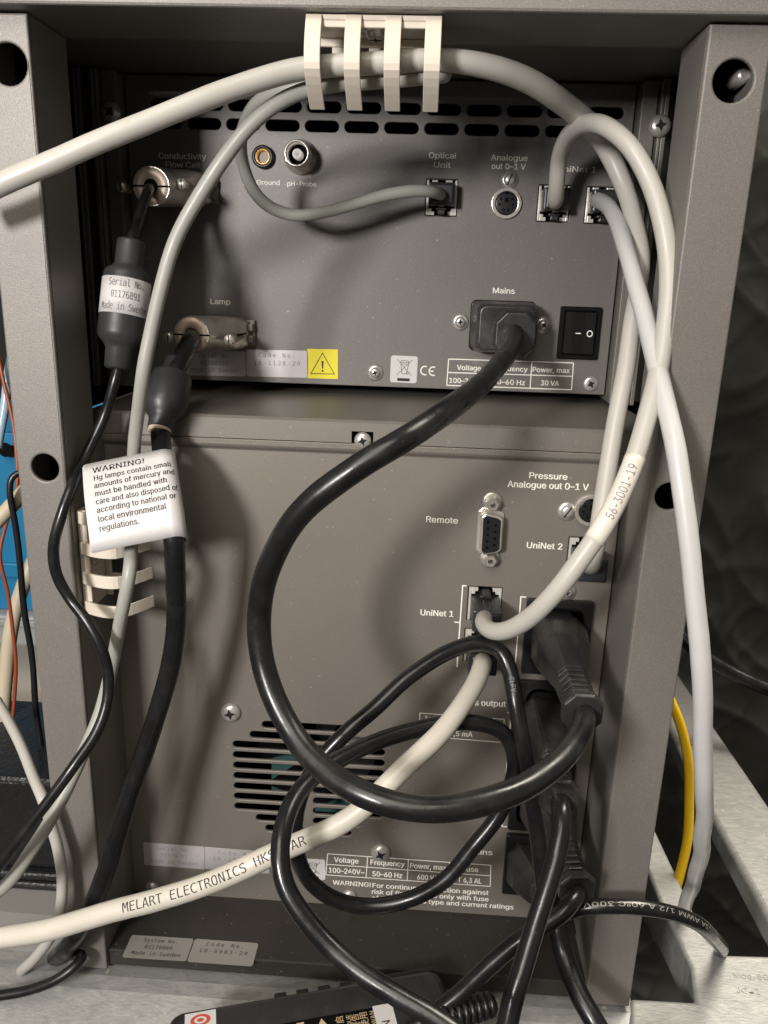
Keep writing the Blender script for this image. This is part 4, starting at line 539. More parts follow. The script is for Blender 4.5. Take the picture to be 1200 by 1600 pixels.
# small corner marks under the top
# stickers on the base plate and on the inner wall
def sticker(parent, corners, mat, name='rating_sticker', label=None, t=0.12, r=1.2, n=None):
    """corners TL, TR, BR, BL in mm; a thin rounded sheet; returns a mapping (u, v) in mm from the top left and its size"""
    a, b, c, d = [Vector(x) for x in corners]; ex = (b - a); w_ = ex.length; ex.normalize()
    ey = (d - a); h_ = ey.length; ey = (ey - ex * ey.dot(ex)).normalized(); nn = ey.cross(ex).normalized()
    if nn.dot(-a) < 0: nn = -nn
    T = Matrix.Translation(a) @ Matrix((ex, -ey, nn)).transposed().to_4x4()
    mb = MB(); mb.T = T; mb.prism(rrect(0, w_, -h_, 0, r), 0.02, t)
    o = mb.build(name, M[mat], parent)
    if label: o['label'] = label
    return o, (lambda u, v, k=t + 0.06: T @ Vector((u, -v, k))), w_, h_
def sticker_text(st, lines, ink, cap, x0=None, mono=None, bold=0.005, y0=None, gap=None):
    o, mp, w_, h_ = st; mb = MB(); n = len(lines)
    for i, s in enumerate(lines):
        yy = (y0 if y0 is not None else h_ * 0.27) + i * (gap or h_ * 0.29)
        mo = mono or w_ * 0.78 / max(len(q) for q in lines)
        u0 = (w_ - mo * len(s)) / 2
        text_into(mb, s, lambda u, v: mp(u0 + u, yy - v), cap=cap, mono=mo, bold=bold)
    return mb.build('print', M[ink], o)
zb = -291.2
def onz(*pp): return [VZ(x, y, zb) for x, y in pp]
st = sticker(cab, onz((206, 1461), (303, 1467), (295, 1502), (194, 1496)), 'silver2'); sticker_text(st, ['System No.', '01178860', 'Made in Sweden'], 'ink', 1.9)
st = sticker(cab, onz((305, 1467), (404, 1474), (397, 1510), (297, 1503)), 'silver2'); sticker_text(st, ['Code No.', '18-6083-20'], 'ink', 1.9)
c0 = [VX(163, 1136, -131.9), VX(177, 1119, -131.9), VX(180, 1214, -131.9), VX(165, 1234, -131.9)]
st = sticker(cab, c0, 'silver2', r=0.3)

# ================================================================== SCREWS AND SMALL FITTINGS (shared meshes)
def star(r0, r1, n): return [((r1 if i % 2 else r0) * math.cos(math.pi * i / n), (r1 if i % 2 else r0) * math.sin(math.pi * i / n)) for i in range(2 * n)]
def screw_proto(r, h, slot=False, washer=0):
    mb = MB()
    if washer: mb.lathe([(washer, 0), (washer, 0.35), (r * 0.8, 0.45)], 24)
    k = 0.45 if washer else 0
    mb.lathe([(r * 0.97, k), (r, k + h * 0.25), (r * 0.93, k + h * 0.55), (r * 0.72, k + h * 0.85), (r * 0.45, k + h * 0.98), (0.05, k + h)], 24)
    mb.mi = 1
    if slot: mb.box(-r * 0.95, r * 0.95, -0.28, 0.28, k + h * 0.6, k + h + 0.05)
    else: mb.prism(star(r * 0.58, r * 0.26, 4), k + h * 0.75, k + h + 0.04)
    return proto(mb, 'screw', [M['zinc'], M['dark']])
S_pan = screw_proto(4.6, 2.8); S_med = screw_proto(3.5, 2.2); S_wash = screw_proto(2.6, 1.9, washer=4.1); S_slot = screw_proto(2.7, 1.6, slot=True, washer=4.0)
S_flat = screw_proto(3.6, 1.0)
def put_screw(src, unit, px, py, Y, a=0.3, tilt=None):
    return clone(src, unit, PL(V(px, py, Y)) @ Matrix.Rotation(a, 4, 'Z'))

def rj_proto():      # local panel frame, opening 14.4 x 15.4, latch side down
    mb = MB(); mb.mi = 0
    w_, h_, d_ = 7.0, 7.6, 13.0
    mb.box(-w_, w_, -h_, h_, -d_ - 1, -d_); mb.box(-w_ - .6, -w_, -h_, h_, -d_, -0.8); mb.box(w_, w_ + .6, -h_, h_, -d_, -0.8)
    mb.box(-w_ - .6, w_ + .6, h_, h_ + .6, -d_, -0.8); mb.box(-w_ - .6, w_ + .6, -h_ - .6, -h_, -d_, -0.8)
    cav = mb
    sh = MB(); sh.box(-6.9, -5.9, -7.5, 7.4, -8, 0.3); sh.box(5.9, 6.9, -7.5, 7.4, -8, 0.3); sh.box(-5.88, -3.1, -7.5, -5.9, -8, 0.3); sh.box(3.1, 5.88, -7.5, -5.9, -8, 0.3)
    sh.box(-5.88, -4.3, -5.88, -4.6, -8, 0.2); sh.box(4.3, 5.88, -5.88, -4.6, -8, 0.2)
    sh.box(-4.6, -2.0, 6.5, 7.4, -8, 0.3); sh.box(1.6, 4.6, 6.5, 7.4, -8, 0.3)
    c = proto(cav, 'network_socket', M['rjblack']); s = sh.build('metal_shield', M['tin'], None, bevel=0.12); s.location = (0, 0, 0); s.parent = c
    return c
RJ = rj_proto()
def rj_hole(cx, cz): return [(cx + x, cz + y) for x, y in rrect(-7.3, 7.3, -7.9, 7.9, 0.5, 2)]
def rj_plug(parent, c, Y, up=1, out=11.0):
    """network plug in the socket whose centre is c = (x, z); latch on the side away from up; returns the front-centre point"""
    mb = MB(); mb.T = PL((c[0], Y, c[1])) @ Matrix.Scale(up, 4, (0, 1, 0))
    mb.box(-5.85, 5.85, -3.9, 5.6, -9, out); mb.box(-4.9, 4.9, -3.2, 4.8, out + .02, out + 1.4); 
    o = mb.build('network_plug', M['rjplug'], parent, bevel=0.7)
    lt = MB(); lt.T = mb.T; lt.box(-2.3, 2.3, -5.6, -4.6, -6, 5); lt.box(-1.5, 1.5, -7.4, -5.7, 1.2, 6.5); lt.box(-1.4, 1.4, -4.58, -3.7, 6, out - 1)
    lt.build('latch', M['rjplug'], o, bevel=0.25)
    gr = MB(); gr.T = mb.T; gr.box(-4.4, -3.5, -1.5, 3.5, out - 0.3, out + 0.25); gr.box(3.5, 4.4, -1.5, 3.5, out - 0.3, out + 0.25); gr.build('grip_rib', M['rjplug'], o, bevel=0.15)
    return Vector((c[0], Y - out, c[1] + 0.8 * up))

# ================================================================== UPPER UNIT
mon = thing('monitor_unit', 'upper grey module with slotted vents, conductivity, optical unit and lamp ports', 'instrument module', (-25, 400, -48))
r1 = [(261 + (947 - 261) * i / 11, 160.5 + (178 - 160.5) * i / 11) for i in range(12)]
r2 = [(258 + (943 - 258) * i / 11, 190 + (209 - 190) * i / 11) for i in range(12)]
def stadium(cx, cz, L, h, n=7):
    r = h / 2; a = L / 2 - r; out = []
    for s, c in ((1, cx + a), (-1, cx - a)):
        for i in range(n + 1):
            t = math.radians(-90 + 180 * i / n) if s > 0 else math.radians(90 + 180 * i / n)
            out.append((c + r * math.cos(t), cz + r * math.sin(t)))
    return out
holes = []
for row in (r1, r2):
    c0, c1 = q2(*row[0], YU), q2(*row[-1], YU)
    for i in range(12): holes.append(stadium(c0[0] + (c1[0] - c0[0]) * i / 11, (c0[1] + c1[1]) / 2, 15.4, 4.7))
optC, un1C, un2C = q2(690, 309, YU), q2(865, 318, YU), q2(940, 321, YU)
for c in (optC, un1C, un2C): holes.append(rj_hole(*c))
inl = q2(785, 510, YU)      # mains inlet
holes.append([(inl[0] + x, inl[1] + y) for x, y in rrect(-15.2, 15.2, -11.6, 11.6, 2.5)])
swt = [q2(876, 477, YU), q2(937, 560, YU)]
sx0, sx1 = swt[0][0], q2(940, 480, YU)[0]; sz1, sz0 = q2(905, 479, YU)[1], q2(905, 561, YU)[1]
XP0, XP1, ZP0, ZP1 = -140.5, 86.0, -47.6, 87.0
mb = MB(); mb.T = PL((0, YU, 0))
sheet(mb, [(XP0, ZP0), (XP1, ZP0), (XP1, ZP1), (XP0, ZP1)], holes, 1.6, 0.35)
mb.build('rear_panel', M['panel'], mon)
mb = MB()      # dark case behind
mb.box(XP0 + 1, XP1 - 1, 500, 502, ZP0, ZP1); mb.box(XP0, XP0 + 1, YU + 1.7, 500, ZP0, ZP1); mb.box(XP1 - 1, XP1, YU + 1.7, 500, ZP0, ZP1)
mb.box(XP0 + 1.1, XP1 - 1.1, YU + 1.7, 500, ZP0, ZP0 + 1); mb.box(XP0 + 1.1, XP1 - 1.1, YU + 1.7, 500, ZP1 - 1, ZP1)
mb.build('case', M['void'], mon)
def rail(x0, x1, sgn):
    mb = MB(); xa, xb = (x0, x1)
    wid = xb - xa
    f = lambda t: xa + wid * t if sgn > 0 else xb - wid * t
    def bx(t0, t1, y0, y1):
        a, b_ = sorted((f(t0), f(t1))); mb.box(a, b_, y0, y1, -50.5, 86.6)
    bx(0.02, 0.36, YU - 9, YU - 7.6); bx(0.02, 0.07, YU - 7.5, YU + 20); bx(0.40, 0.47, YU - 12, YU - 3); bx(0.48, 0.58, YU - 12, YU - 10.5)
    bx(0.40, 0.98, YU + 2, YU + 4); bx(0.80, 0.90, YU - 12, YU - 10.5); bx(0.91, 0.98, YU - 12, YU + 1.9)
    return mb.build('mounting_rail', M['ledge'], mon, bevel=0.35)
rail(XP1 + 0.4, XP1 + 19.5, 1); rail(XP0 - 19.5, XP0 - 0.4, -1)
for p, a in (((1030, 197), 0.2), ((174, 176), 0.9)):
    put_screw(S_pan, mon, p[0], p[1], YU - 12.2, a)
for p in ((998, 146), (174, 128)):
    mb = MB(); mb.T = frame(V(p[0] + 32 if p[0] > 500 else p[0] + 3, p[1], YU - 4), (0, 0, 1)); 
    mb.lathe([(1.6 + 0.35 * (i % 2), i * 0.55) for i in range(20)], 12); mb.build('stud', M['zinc'], mon)
for c in (optC, un1C, un2C): clone(RJ, mon, PL((c[0], YU, c[1])))
# legends
for s, l, r, cp in (('Conductivity', (248, 247), (322, 250), 10.5), ('Flow Cell', (259, 261), (313, 263), 10.5), ('pH-Ground', (380, 288), (437, 289), 8.5), ('pH-Probe', (449, 290), (494, 292), 8.5),
                    ('Optical', (670, 247), (713, 248), 10.5), ('Unit', (678, 262), (704, 262), 10.5), ('Analogue', (767, 250), (824, 252), 10.5), ('out 0–1 V', (768, 264), (821, 265), 10.5),
                    ('UniNet 1', (870, 268), (931, 270), 10.5), ('Lamp', (329, 475), (360, 476), 10), ('Mains', (770, 458), (804, 459), 10)):
    legend(mon, s, l, r, YU, cp)
# rating table
mb = MB()
T0 = [(701, 561), (896, 567)]; T1 = [(699, 582), (895, 588)]; T2 = [(698, 602), (893, 609)]
for a, b_ in (T0, T1, T2): bar(mb, a, b_, YU, 0.5)
for k in (0.0, 0.326, 0.668, 1.0):
    L = lambda A: (A[0][0] + (A[1][0] - A[0][0]) * k, A[0][1] + (A[1][1] - A[0][1]) * k)
    bar(mb, L(T0), L(T2), YU - 0.02, 0.5)
for s, l, r in (('Voltage', (714, 578), (751, 579)), ('Frequency', (770, 579), (824, 581)), ('Power, max', (832, 581), (890, 583)),
                ('100–240V~', (702, 598), (758, 600)), ('50–60 Hz', (770, 600), (820, 602)), ('30 VA', (845, 602), (873, 603))):
    legend(mon, s, l, r, YU - 0.05, 9, mb=mb)
mb.build('rating_table', M['print'], mon)
# stickers
def onY(Y, *pp): return [V(x, y, Y) for x, y in pp]
st = sticker(mon, onY(YU, (480, 545), (528, 546), (527, 593), (482, 591)), 'yel', 'warning_sticker', r=0.2)
o, mp, w_, h_ = st; mb = MB()
def tri_ring(mb, mp, cx, cy, R, t):
    A = [(cx + R * math.cos(math.radians(a)), cy + R * math.sin(math.radians(a))) for a in (-90, 30, 150)]
    B = [(cx + (R - 2 * t) * math.cos(math.radians(a)), cy + (R - 2 * t) * math.sin(math.radians(a))) for a in (-90, 30, 150)]
    for i in range(3): j = (i + 1) % 3; mb.quad(mp(*A[i]), mp(*A[j]), mp(*B[j]), mp(*B[i]))
tri_ring(mb, mp, w_ / 2, h_ * 0.60, w_ * 0.47, 0.36)
mb.add([mp(w_ / 2 - .55, h_ * .40), mp(w_ / 2 + .55, h_ * .40), mp(w_ / 2 + .25, h_ * .66), mp(w_ / 2 - .25, h_ * .66)], [(0, 1, 2, 3)])
mb.add([mp(w_ / 2 + .5 * math.cos(t * .63), h_ * .73 + .5 * math.sin(t * .63)) for t in range(10)], [tuple(range(10))])
mb.build('warning_symbol', M['ink'], o)
def weee(parent, corners):
    st = sticker(parent, corners, 'paper', 'recycling_sticker', r=1.2); o, mp, w_, h_ = st; mb = MB()
    def ln(x0, y0, x1, y1, t=0.22):
        d = Vector((x1 - x0, y1 - y0)); n = Vector((-d.y, d.x)).normalized() * t / 2
        mb.quad(mp((x0 * w_ - n.x), (y0 * h_ - n.y)), mp((x1 * w_ - n.x), (y1 * h_ - n.y)), mp((x1 * w_ + n.x), (y1 * h_ + n.y)), mp((x0 * w_ + n.x), (y0 * h_ + n.y)))
    for a in ((.24, .14, .80, .72), (.80, .14, .24, .72), (.37, .24, .44, .66), (.68, .24, .60, .66), (.36, .24, .69, .24), (.40, .18, .64, .18), (.44, .66, .60, .66), (.40, .18, .36, .24), (.64, .18, .69, .24), (.44, .30, .62, .30)): ln(*a)
    for k in range(8):
        a, b_ = k * math.pi / 4, (k + 1) * math.pi / 4
        ln(.63 + .045 * math.cos(a), .64 + .045 * math.sin(a), .63 + .045 * math.cos(b_), .64 + .045 * math.sin(b_))
    ln(.27, .885, .74, .885, h_ * .11)
    mb.build('bin_symbol', M['ink'], o)
weee(mon, onY(YU, (611, 555), (653, 557), (651, 598), (611, 597)))
mb = MB()      # conformity mark
for k, (cx, rr) in enumerate((((661, 579), 8), ((674, 580), 8))):
    c = V(cx[0] + 3, cx[1], YU - .1); R = rr / 3.42
    for i in range(10):
        a, b_ = math.radians(65 + 23 * i), math.radians(65 + 23 * (i + 1))
        p = lambda t, q: (c.x + q * math.cos(t), YU - .1, c.z + q * math.sin(t))
        mb.quad(p(a, R), p(b_, R), p(b_, R - .6), p(a, R - .6))
    if k: mb.quad((c.x - R + .3, YU - .1, c.z - .3), (c.x + .1, YU - .1, c.z - .3), (c.x + .1, YU - .1, c.z + .3), (c.x - R + .3, YU - .1, c.z + .3))
mb.build('conformity_mark', M['print'], mon)
st = sticker(mon, onY(YU, (286, 547), (383, 549), (382, 588), (286, 586)), 'silver'); sticker_text(st, ['Serial No.', '01180202', 'Made in Sweden'], 'greyink', 2.0)
st = sticker(mon, onY(YU, (384, 546), (481, 548), (480, 591), (384, 588)), 'silver'); sticker_text(st, ['Code No.', '18-1128-20'], 'greyink', 2.0)
# screws on the panel
for p, s, a in (((586, 582), S_wash, .4), ((719, 503), S_wash, .1), ((849, 508), S_wash, .9), ((923, 600), S_flat, .5), ((796, 281), S_slot, 1.2)):
    put_screw(s, mon, p[0], p[1], YU, a)
# round sockets
def lathe_at(parent, name, mat, px, py, Y, prof, n=28, T=None):
    mb = MB(); mb.T = T or PL(V(px, py, Y)); mb.lathe(prof, n); return mb.build(name, M[mat], parent)
g = lathe_at(mon, 'ground_socket', 'plastic', 412, 246, YU, [(5.0, 0), (5.0, 2.2), (4.4, 2.8), (3.5, 2.8), (3.4, -8), (0.1, -8)])
lathe_at(g, 'contact', 'brass', 412, 246, YU, [(3.3, 0), (3.3, 2.6), (2.8, 2.6), (2.4, -7), (.1, -7)])
g = lathe_at(mon, 'coaxial_socket', 'nickel', 470, 246, YU, [(7.4, 0), (7.4, 2.0), (6.4, 2.1), (6.4, 3.5), (5.6, 3.6), (5.6, 12), (5.3, 12.3), (4.7, 12.3), (4.6, 4), (.1, 4)])
c = V(470, 246, YU)
for s in (1, -1):
    mb = MB(); mb.T = PL(c) @ Matrix.Rotation(0.5, 4, 'Z'); mb.lathe([(0.1, 0)] , 3) if 0 else None
    mb.box(5.4 * s - .8, 5.4 * s + .8, -.8, .8, 8.5, 10); mb.build('bayonet_lug', M['nickel'], g, bevel=.3)
lathe_at(g, 'insulator', 'void', 470, 246, YU, [(4.5, 4.1), (4.5, 4.6), (.1, 4.6)])
lathe_at(g, 'centre_pin', 'paper', 470, 246, YU, [(2.2, 4.7), (2.2, 10), (1.6, 10.4), (1.0, 10.4), (.9, 7), (.1, 7)])
def mini_din(unit, px, py, Y):
    c = V(px, py, Y); mb = MB(); mb.T = PL(c); sheet(mb, [(x * 1.02, y) for x, y in circ(0, 0, 6.7, 32)], [circ(0, 0, 5.1, 32)], 2.0, .3)
    mb.v = [v + Vector((0, -1.6, 0)) for v in mb.v]
    g = mb.build('round_socket', M['nickel'], unit)
    mb = MB(); mb.T = PL(c); mb.lathe([(5.0, 0.1), (5.0, .9), (4.4, 1.0), (.1, 1.0)], 28); d = mb.build('socket_insert', M['plastic'], g)
    mb = MB(); mb.T = PL(c)
    for a in (35, 90 + 55, 180 + 10, -10, 250, 290): mb.prism(circ(3.1 * math.cos(math.radians(a)), 3.1 * math.sin(math.radians(a)), .55, 10), 1.02, 1.06)
    mb.box(-.8, .8, .4, 2.4, 1.0, 1.05); mb.box(-.9, .9, 3.9, 5.0, .5, 1.2); mb.build('pin_hole', M['void'], g)
mini_din(mon, 791, 318, YU)
# rocker switch
cx, cz = (sx0 + sx1) / 2, (sz0 + sz1) / 2; hw, hh = (sx1 - sx0) / 2, (sz1 - sz0) / 2
mb = MB(); mb.T = PL((cx, YU, cz)); sheet(mb, rrect(-hw, hw, -hh, hh, .8), [rrect(-hw + 2.2, hw - 2.2, -hh + 2, hh - 2, .6)], 2.2, .4); mb.v = [v + Vector((0, -2.2, 0)) for v in mb.v]
mb.box(-hw + 2.1, hw - 2.1, -hh + 1.9, hh - 1.9, -2, 0.15)
sw = mb.build('rocker_switch', M['swblack'], mon)
mb = MB(); mb.T = PL((cx, YU, cz)); a0, a1, am = -hw + 2.5, hw - 2.5, -hw * 0.32
yb, yt = -hh + 2.4, hh - 2.4
mb.loft([[(a0, y, 0.4), (a0, y, 1.2), (am, y, 2.0), (am + .25, y, 2.5), ((am + a1) / 2, y, 2.9), (a1, y, 3.8), (a1, y, 0.4)] for y in (yb, yt)], smooth=False)
rk = mb.build('rocker', M['swblack'], sw, bevel=.35)
mb = MB(); mb.T = PL((cx, YU, cz)); mb.box(-hw * .20, hw * .06, -.25, .2, 2.86, 3.0)
import itertools
o_c = (hw * .48, 0.0); zz = lambda x: 3.72
for i in range(16):
    a, b_ = 2 * math.pi * i / 16, 2 * math.pi * (i + 1) / 16
    P_ = lambda t, q: (o_c[0] + q * math.cos(t), o_c[1] + q * 1.15 * math.sin(t), 2.9 + (o_c[0] + q * math.cos(t) - (am + a1) / 2) * 0.9 / (a1 - (am + a1) / 2) + .14)
    mb.quad(P_(a, 1.35), P_(b_, 1.35), P_(b_, .95), P_(a, .95))
mb.build('switch_mark', M['print'], rk)
# mains inlet shroud behind the plug
mb = MB(); mb.T = PL((inl[0], YU, inl[1])); sheet(mb, rrect(-15, 15, -11.4, 11.4, 2.4), [rrect(-13.6, 13.6, -10, 10, 2)], 10, .3); mb.box(-14, 14, -10.5, 10.5, -9.5, -9)
mb.build('mains_inlet', M['plastic'], mon)

# ================================================================== LOWER UNIT
pump = thing('pump_unit', 'lower grey module with round slotted fan grille and column of mains outlets', 'instrument module', (-25, 330, -293))
XQ0, XQ1, ZQ0, ZQ1 = -134.8, 82.0, -292.6, -66.0
holes = []
gc = q2(482, 1219, YL); GR = 35.2; rows = 11
for i in range(rows):
    dz = (5 - i) * 5.55; hwid = math.sqrt(max(0, GR * GR - dz * dz))
    hwid = (21.5, 27.2, 35.4, 35.4, 35.4, 35.4, 35.4, 35.4, 35.4, 25.2, 20.7)[i]; z = gc[1] + dz
    if i < 2: holes.append(stadium(gc[0], z, 2 * hwid, 3.7))
    else:
        for s in (-1, 1): holes.append(stadium(gc[0] + s * (hwid / 2 + 1.0), z, hwid - 2.4, 3.7))
u1a, u1b, u2c = q2(757, 944, YL), q2(751, 1009, YL), q2(914, 868, YL)
for c in (u1a, u1b, u2c): holes.append(rj_hole(*c))
def outlet_rect(tl, tr, bl):
    a, b_, c = q2(*tl, YL), q2(*tr, YL), q2(*bl, YL); return [a[0], b_[0], c[1], a[1]]
outs = [outlet_rect((823, 933), (927, 940), (814, 1048)), outlet_rect((813, 1060), (914, 1067), (804, 1172)), outlet_rect((803, 1183), (903, 1190), (794, 1291)), outlet_rect((794, 1300), (888, 1306), (787, 1391))]
x0 = outs[0][0]
for q in outs[1:3]: q[0] = x0; q[1] = outs[0][1]
outs[3][0] = x0
for q in outs: holes.append(rrect(q[0] + 3, q[1] - 3, q[2] + 3, q[3] - 3, 2))
mb = MB(); mb.T = PL((0, YL, 0))
sheet(mb, rrect(XQ0, XQ1, ZQ0, ZQ1, 1.0, 3), holes, 1.6, 0.5)
mb.build('rear_panel', M['panel2'], pump)
mb = MB(); prof = [(313.2, -61.8), (313.2, -53.6), (314.4, -52.6), (500, -52.6), (500, -61.8)]
nz0, nz1 = V(549, 690, 313).x, V(583, 690, 313).x
for xa, xb in ((-137.4, nz0), (nz1, 95)):
    mb.loft([[(x, y, z) for y, z in prof] for x in (xa, xb)], smooth=False)
mb.loft([[(x, y, z) for y, z in [(313.2, -57.0), (313.2, -53.6), (314.4, -52.6), (500, -52.6), (500, -57.0)]] for x in (nz0, nz1)], smooth=False)
mb.build('top_cover', M['ledge'], pump)
mb = MB(); prof = [(317, -62.2), (313.4, -62.2), (313.2, -62.5), (313.25, -64.4), (313.7, -65.4), (314.6, -66.3), (315.05, -67.0), (317, -67.0)]
mb.loft([[(x, y, z) for y, z in prof] for x in (-136.5, 84)], smooth=False); mb.build('rolled_edge', M['panel2'], pump)
mb = MB(); mb.box(-136, 83, 316.3, 318, -62, -57.1); mb.build('inner_lip', M['void'], pump)
put_screw(S_med, pump, 567, 688, 313.8, .3)
mb = MB()      # dark case behind the grille
mb.box(XQ0 + 1, XQ1 - 1, 440, 442, ZQ0, -62); mb.box(XQ0, XQ0 + 1, YL + 1.7, 440, ZQ0, -62); mb.box(XQ1 - 1, XQ1, YL + 1.7, 440, ZQ0, -62); mb.box(XQ0 + 1.1, XQ1 - 1.1, YL + 1.7, 440, ZQ0, ZQ0 + 1)
mb.build('case', M['void'], pump)
mb = MB(); c = V(437, 1210, 345); mb.box(c.x - 4, c.x + 12, 344, 346, c.z - 10, c.z + 14); c = V(520, 1262, 345); mb.box(c.x - 9, c.x + 12, 344, 346, c.z - 2, c.z + 9)
mb.build('circuit_board', M['teal'], pump)
fan = MB()
fan.T = PL((gc[0], 336, gc[1])); fan.lathe([(9, 0), (9, 3), (8, 3.6), (.1, 3.6)], 24)
for k in range(7):
    a = k * 2 * math.pi / 7
    pts = [(9 * math.cos(a), 9 * math.sin(a), 2), (29 * math.cos(a + .15), 29 * math.sin(a + .15), 2.5), (30 * math.cos(a + .75), 30 * math.sin(a + .75), -5), (9 * math.cos(a + .6), 9 * math.sin(a + .6), -3)]
    fan.add(pts, [(0, 1, 2, 3)])
fan.build('fan', M['plastic'], pump)
rw = Path([tuple(V(538, 1292, 330)) + (.7,), tuple(V(544, 1303, 330)) + (.7,), tuple(V(552, 1318, 332)) + (.7,)]); mb = MB(); rw.tube(mb, 8); mb.build('red_wire', M['red'], pump)
for p, s, a in (((361, 1112), S_pan, .2), ((595, 1331), S_pan, .5), ((238, 1386), S_med, .3), ((546, 1399), S_med, .8), ((885, 924), S_wash, .3), ((886, 799), S_slot, 1.0)):
    put_screw(s, pump, p[0], p[1], YL, a)
for c in (u1a, u1b): clone(RJ, pump, PL((c[0], YL, c[1])) @ Matrix.Rotation(math.pi, 4, 'Z'))
clone(RJ, pump, PL((u2c[0], YL, u2c[1])) @ Matrix.Rotation(math.pi, 4, 'Z'))
mini_din(pump, 923, 797, YL)
# nine-pin socket, upright
dc = V(766, 829, YL); mb = MB(); mb.T = PL(dc) @ Matrix.Rotation(0.012, 4, 'Z')
def dshape(wt, wb, h, r=1.2):      # upright: right side shorter
    return [(-wt, -h + r), (-wt, h - r), (-wt + r, h), (wb - r, h * .86), (wb, h * .80 - .5), (wb, -h * .80 + .5), (wb - r, -h * .86), (-wt + r, -h)]
DT = mb.T
mb.prism(dshape(5.6, 5.4, 10.4, 2.0), 0, 1.2); mb.prism(dshape(4.4, 4.4, 9.0, 1.6), 1.2, 6.0); ds = mb.build('serial_socket', M['nickel'], pump, bevel=.5)
mb = MB(); mb.T = DT; mb.prism(dshape(3.6, 3.6, 8.2, 1.2), 5.9, 6.3); mb.build('socket_insert', M['plastic'], ds, bevel=.15)
mb = MB(); mb.T = DT
for i in range(5): mb.prism(circ(-1.5, (i - 2) * 2.75, .62, 12), 6.31, 6.34)
for i in range(4): mb.prism(circ(1.5, (i - 1.5) * 2.75, .62, 12), 6.31, 6.34)
mb.build('pin_hole', M['void'], ds)
for px, py in ((769, 784), (765, 871)):
    mb = MB(); mb.T = PL(V(px, py, YL)); mb.lathe([(4.3, 0), (4.3, .7), (3.2, .9)], 20); mb.lathe([(2.7, .9), (2.7, 5.2), (2.3, 5.7), (1.2, 5.7), (1.1, 1), (.05, 1)], 6, smooth=False)
    mb.build('jack_screw', M['hood'], ds)
# legends and lines
for s, l, r, cp in (('Remote', (666, 816), (715, 818), 11), ('Pressure', (827, 747), (886, 750), 11), ('Analogue out 0–1 V', (793, 760), (919, 767), 11.5), ('UniNet 2', (823, 856), (878, 859), 11),
                    ('UniNet 1', (657, 962), (708, 963), 10.5), ('Mains output', (713, 1101), (790, 1104), 10.5), ('Mains', (729, 1334), (769, 1336), 9.5)):
    legend(pump, s, l, r, YL, cp)
mb = MB()
for a, b_ in (((723, 915), (714, 1042)), ((722, 915), (729, 915.5)), ((710, 972), (718, 972.5)), ((814, 932), (784, 1291)), ((813, 932.5), (822, 933)), ((792, 1113), (799, 1113.5)), ((784, 1291), (792, 1292))): bar(mb, a, b_, YL - (.02 if abs(a[1] - b_[1]) < 5 else 0), .55)
mb.build('bracket_line', M['print'], pump)
mb = MB()
for a, b_ in (((656, 1114), (788, 1124)), ((655, 1150), (785, 1160))): bar(mb, a, b_, YL, .35)
for a, b_ in (((656, 1114), (655, 1150)), ((788, 1124), (785, 1160))): bar(mb, a, b_, YL - .02, .35)
legend(pump, 'I max', (664, 1126), (690, 1128), YL, 9, mb=mb); legend(pump, '3,5 mA', (702, 1149), (738, 1152), YL, 9, mb=mb)
mb.build('current_table', M['print'], pump)
mb = MB(); T0 = [(512, 1334), (767, 1352)]; T1 = [(511, 1350.5), (767, 1368.5)]; T2 = [(509, 1367), (766, 1385)]
for a, b_ in (T0, T1, T2): bar(mb, a, b_, YL, .4)
for k in (0.0, 0.245, 0.495, 0.745, 1.0):
    L = lambda A: (A[0][0] + (A[1][0] - A[0][0]) * k, A[0][1] + (A[1][1] - A[0][1]) * k)
    bar(mb, L(T0), L(T2), YL - 0.02, .4)
for s, l, r in (('Voltage', (522, 1347), (560, 1349)), ('Frequency', (579, 1351), (632, 1354)), ('Power, max', (641, 1356), (697, 1360)), ('Fuse', (722, 1361), (747, 1363)),
                ('100–240V~', (514, 1363), (569, 1367)), ('50–60 Hz', (582, 1369), (628, 1372)), ('600 VA', (652, 1374), (684, 1376)), ('T 6,3 AL', (715, 1378), (752, 1381))):
    legend(pump, s, l, r, YL - .05, 9, mb=mb)
mb.build('rating_table', M['print'], pump)
mb = MB()
for s, l, r in (('WARNING!', (520, 1382), (579, 1386)), ('For continued protection against', (582, 1387), (763, 1398)), ('risk of fire, replace only with fuse', (581, 1397), (763, 1408)), ('of the specified type and current ratings', (581, 1406), (802, 1421))):
    legend(pump, s, l, r, YL, 8.0, mb=mb)
mb.build('warning_text', M['print'], pump)
st = sticker(pump, onY(YL, (224, 1316), (319, 1323), (318, 1357), (225, 1351)), 'silver', r=.3); sticker_text(st, ['Serial No.', '01179767', 'Made in Sweden'], 'paleink', 2.0)
st = sticker(pump, onY(YL, (320, 1323), (421, 1331), (420, 1364), (320, 1357)), 'silver', r=.3); sticker_text(st, ['Code No.', '18-1119-01'], 'paleink', 2.0)
weee(pump, onY(YL, (468, 1341), (508, 1343), (506, 1376), (468, 1373)))
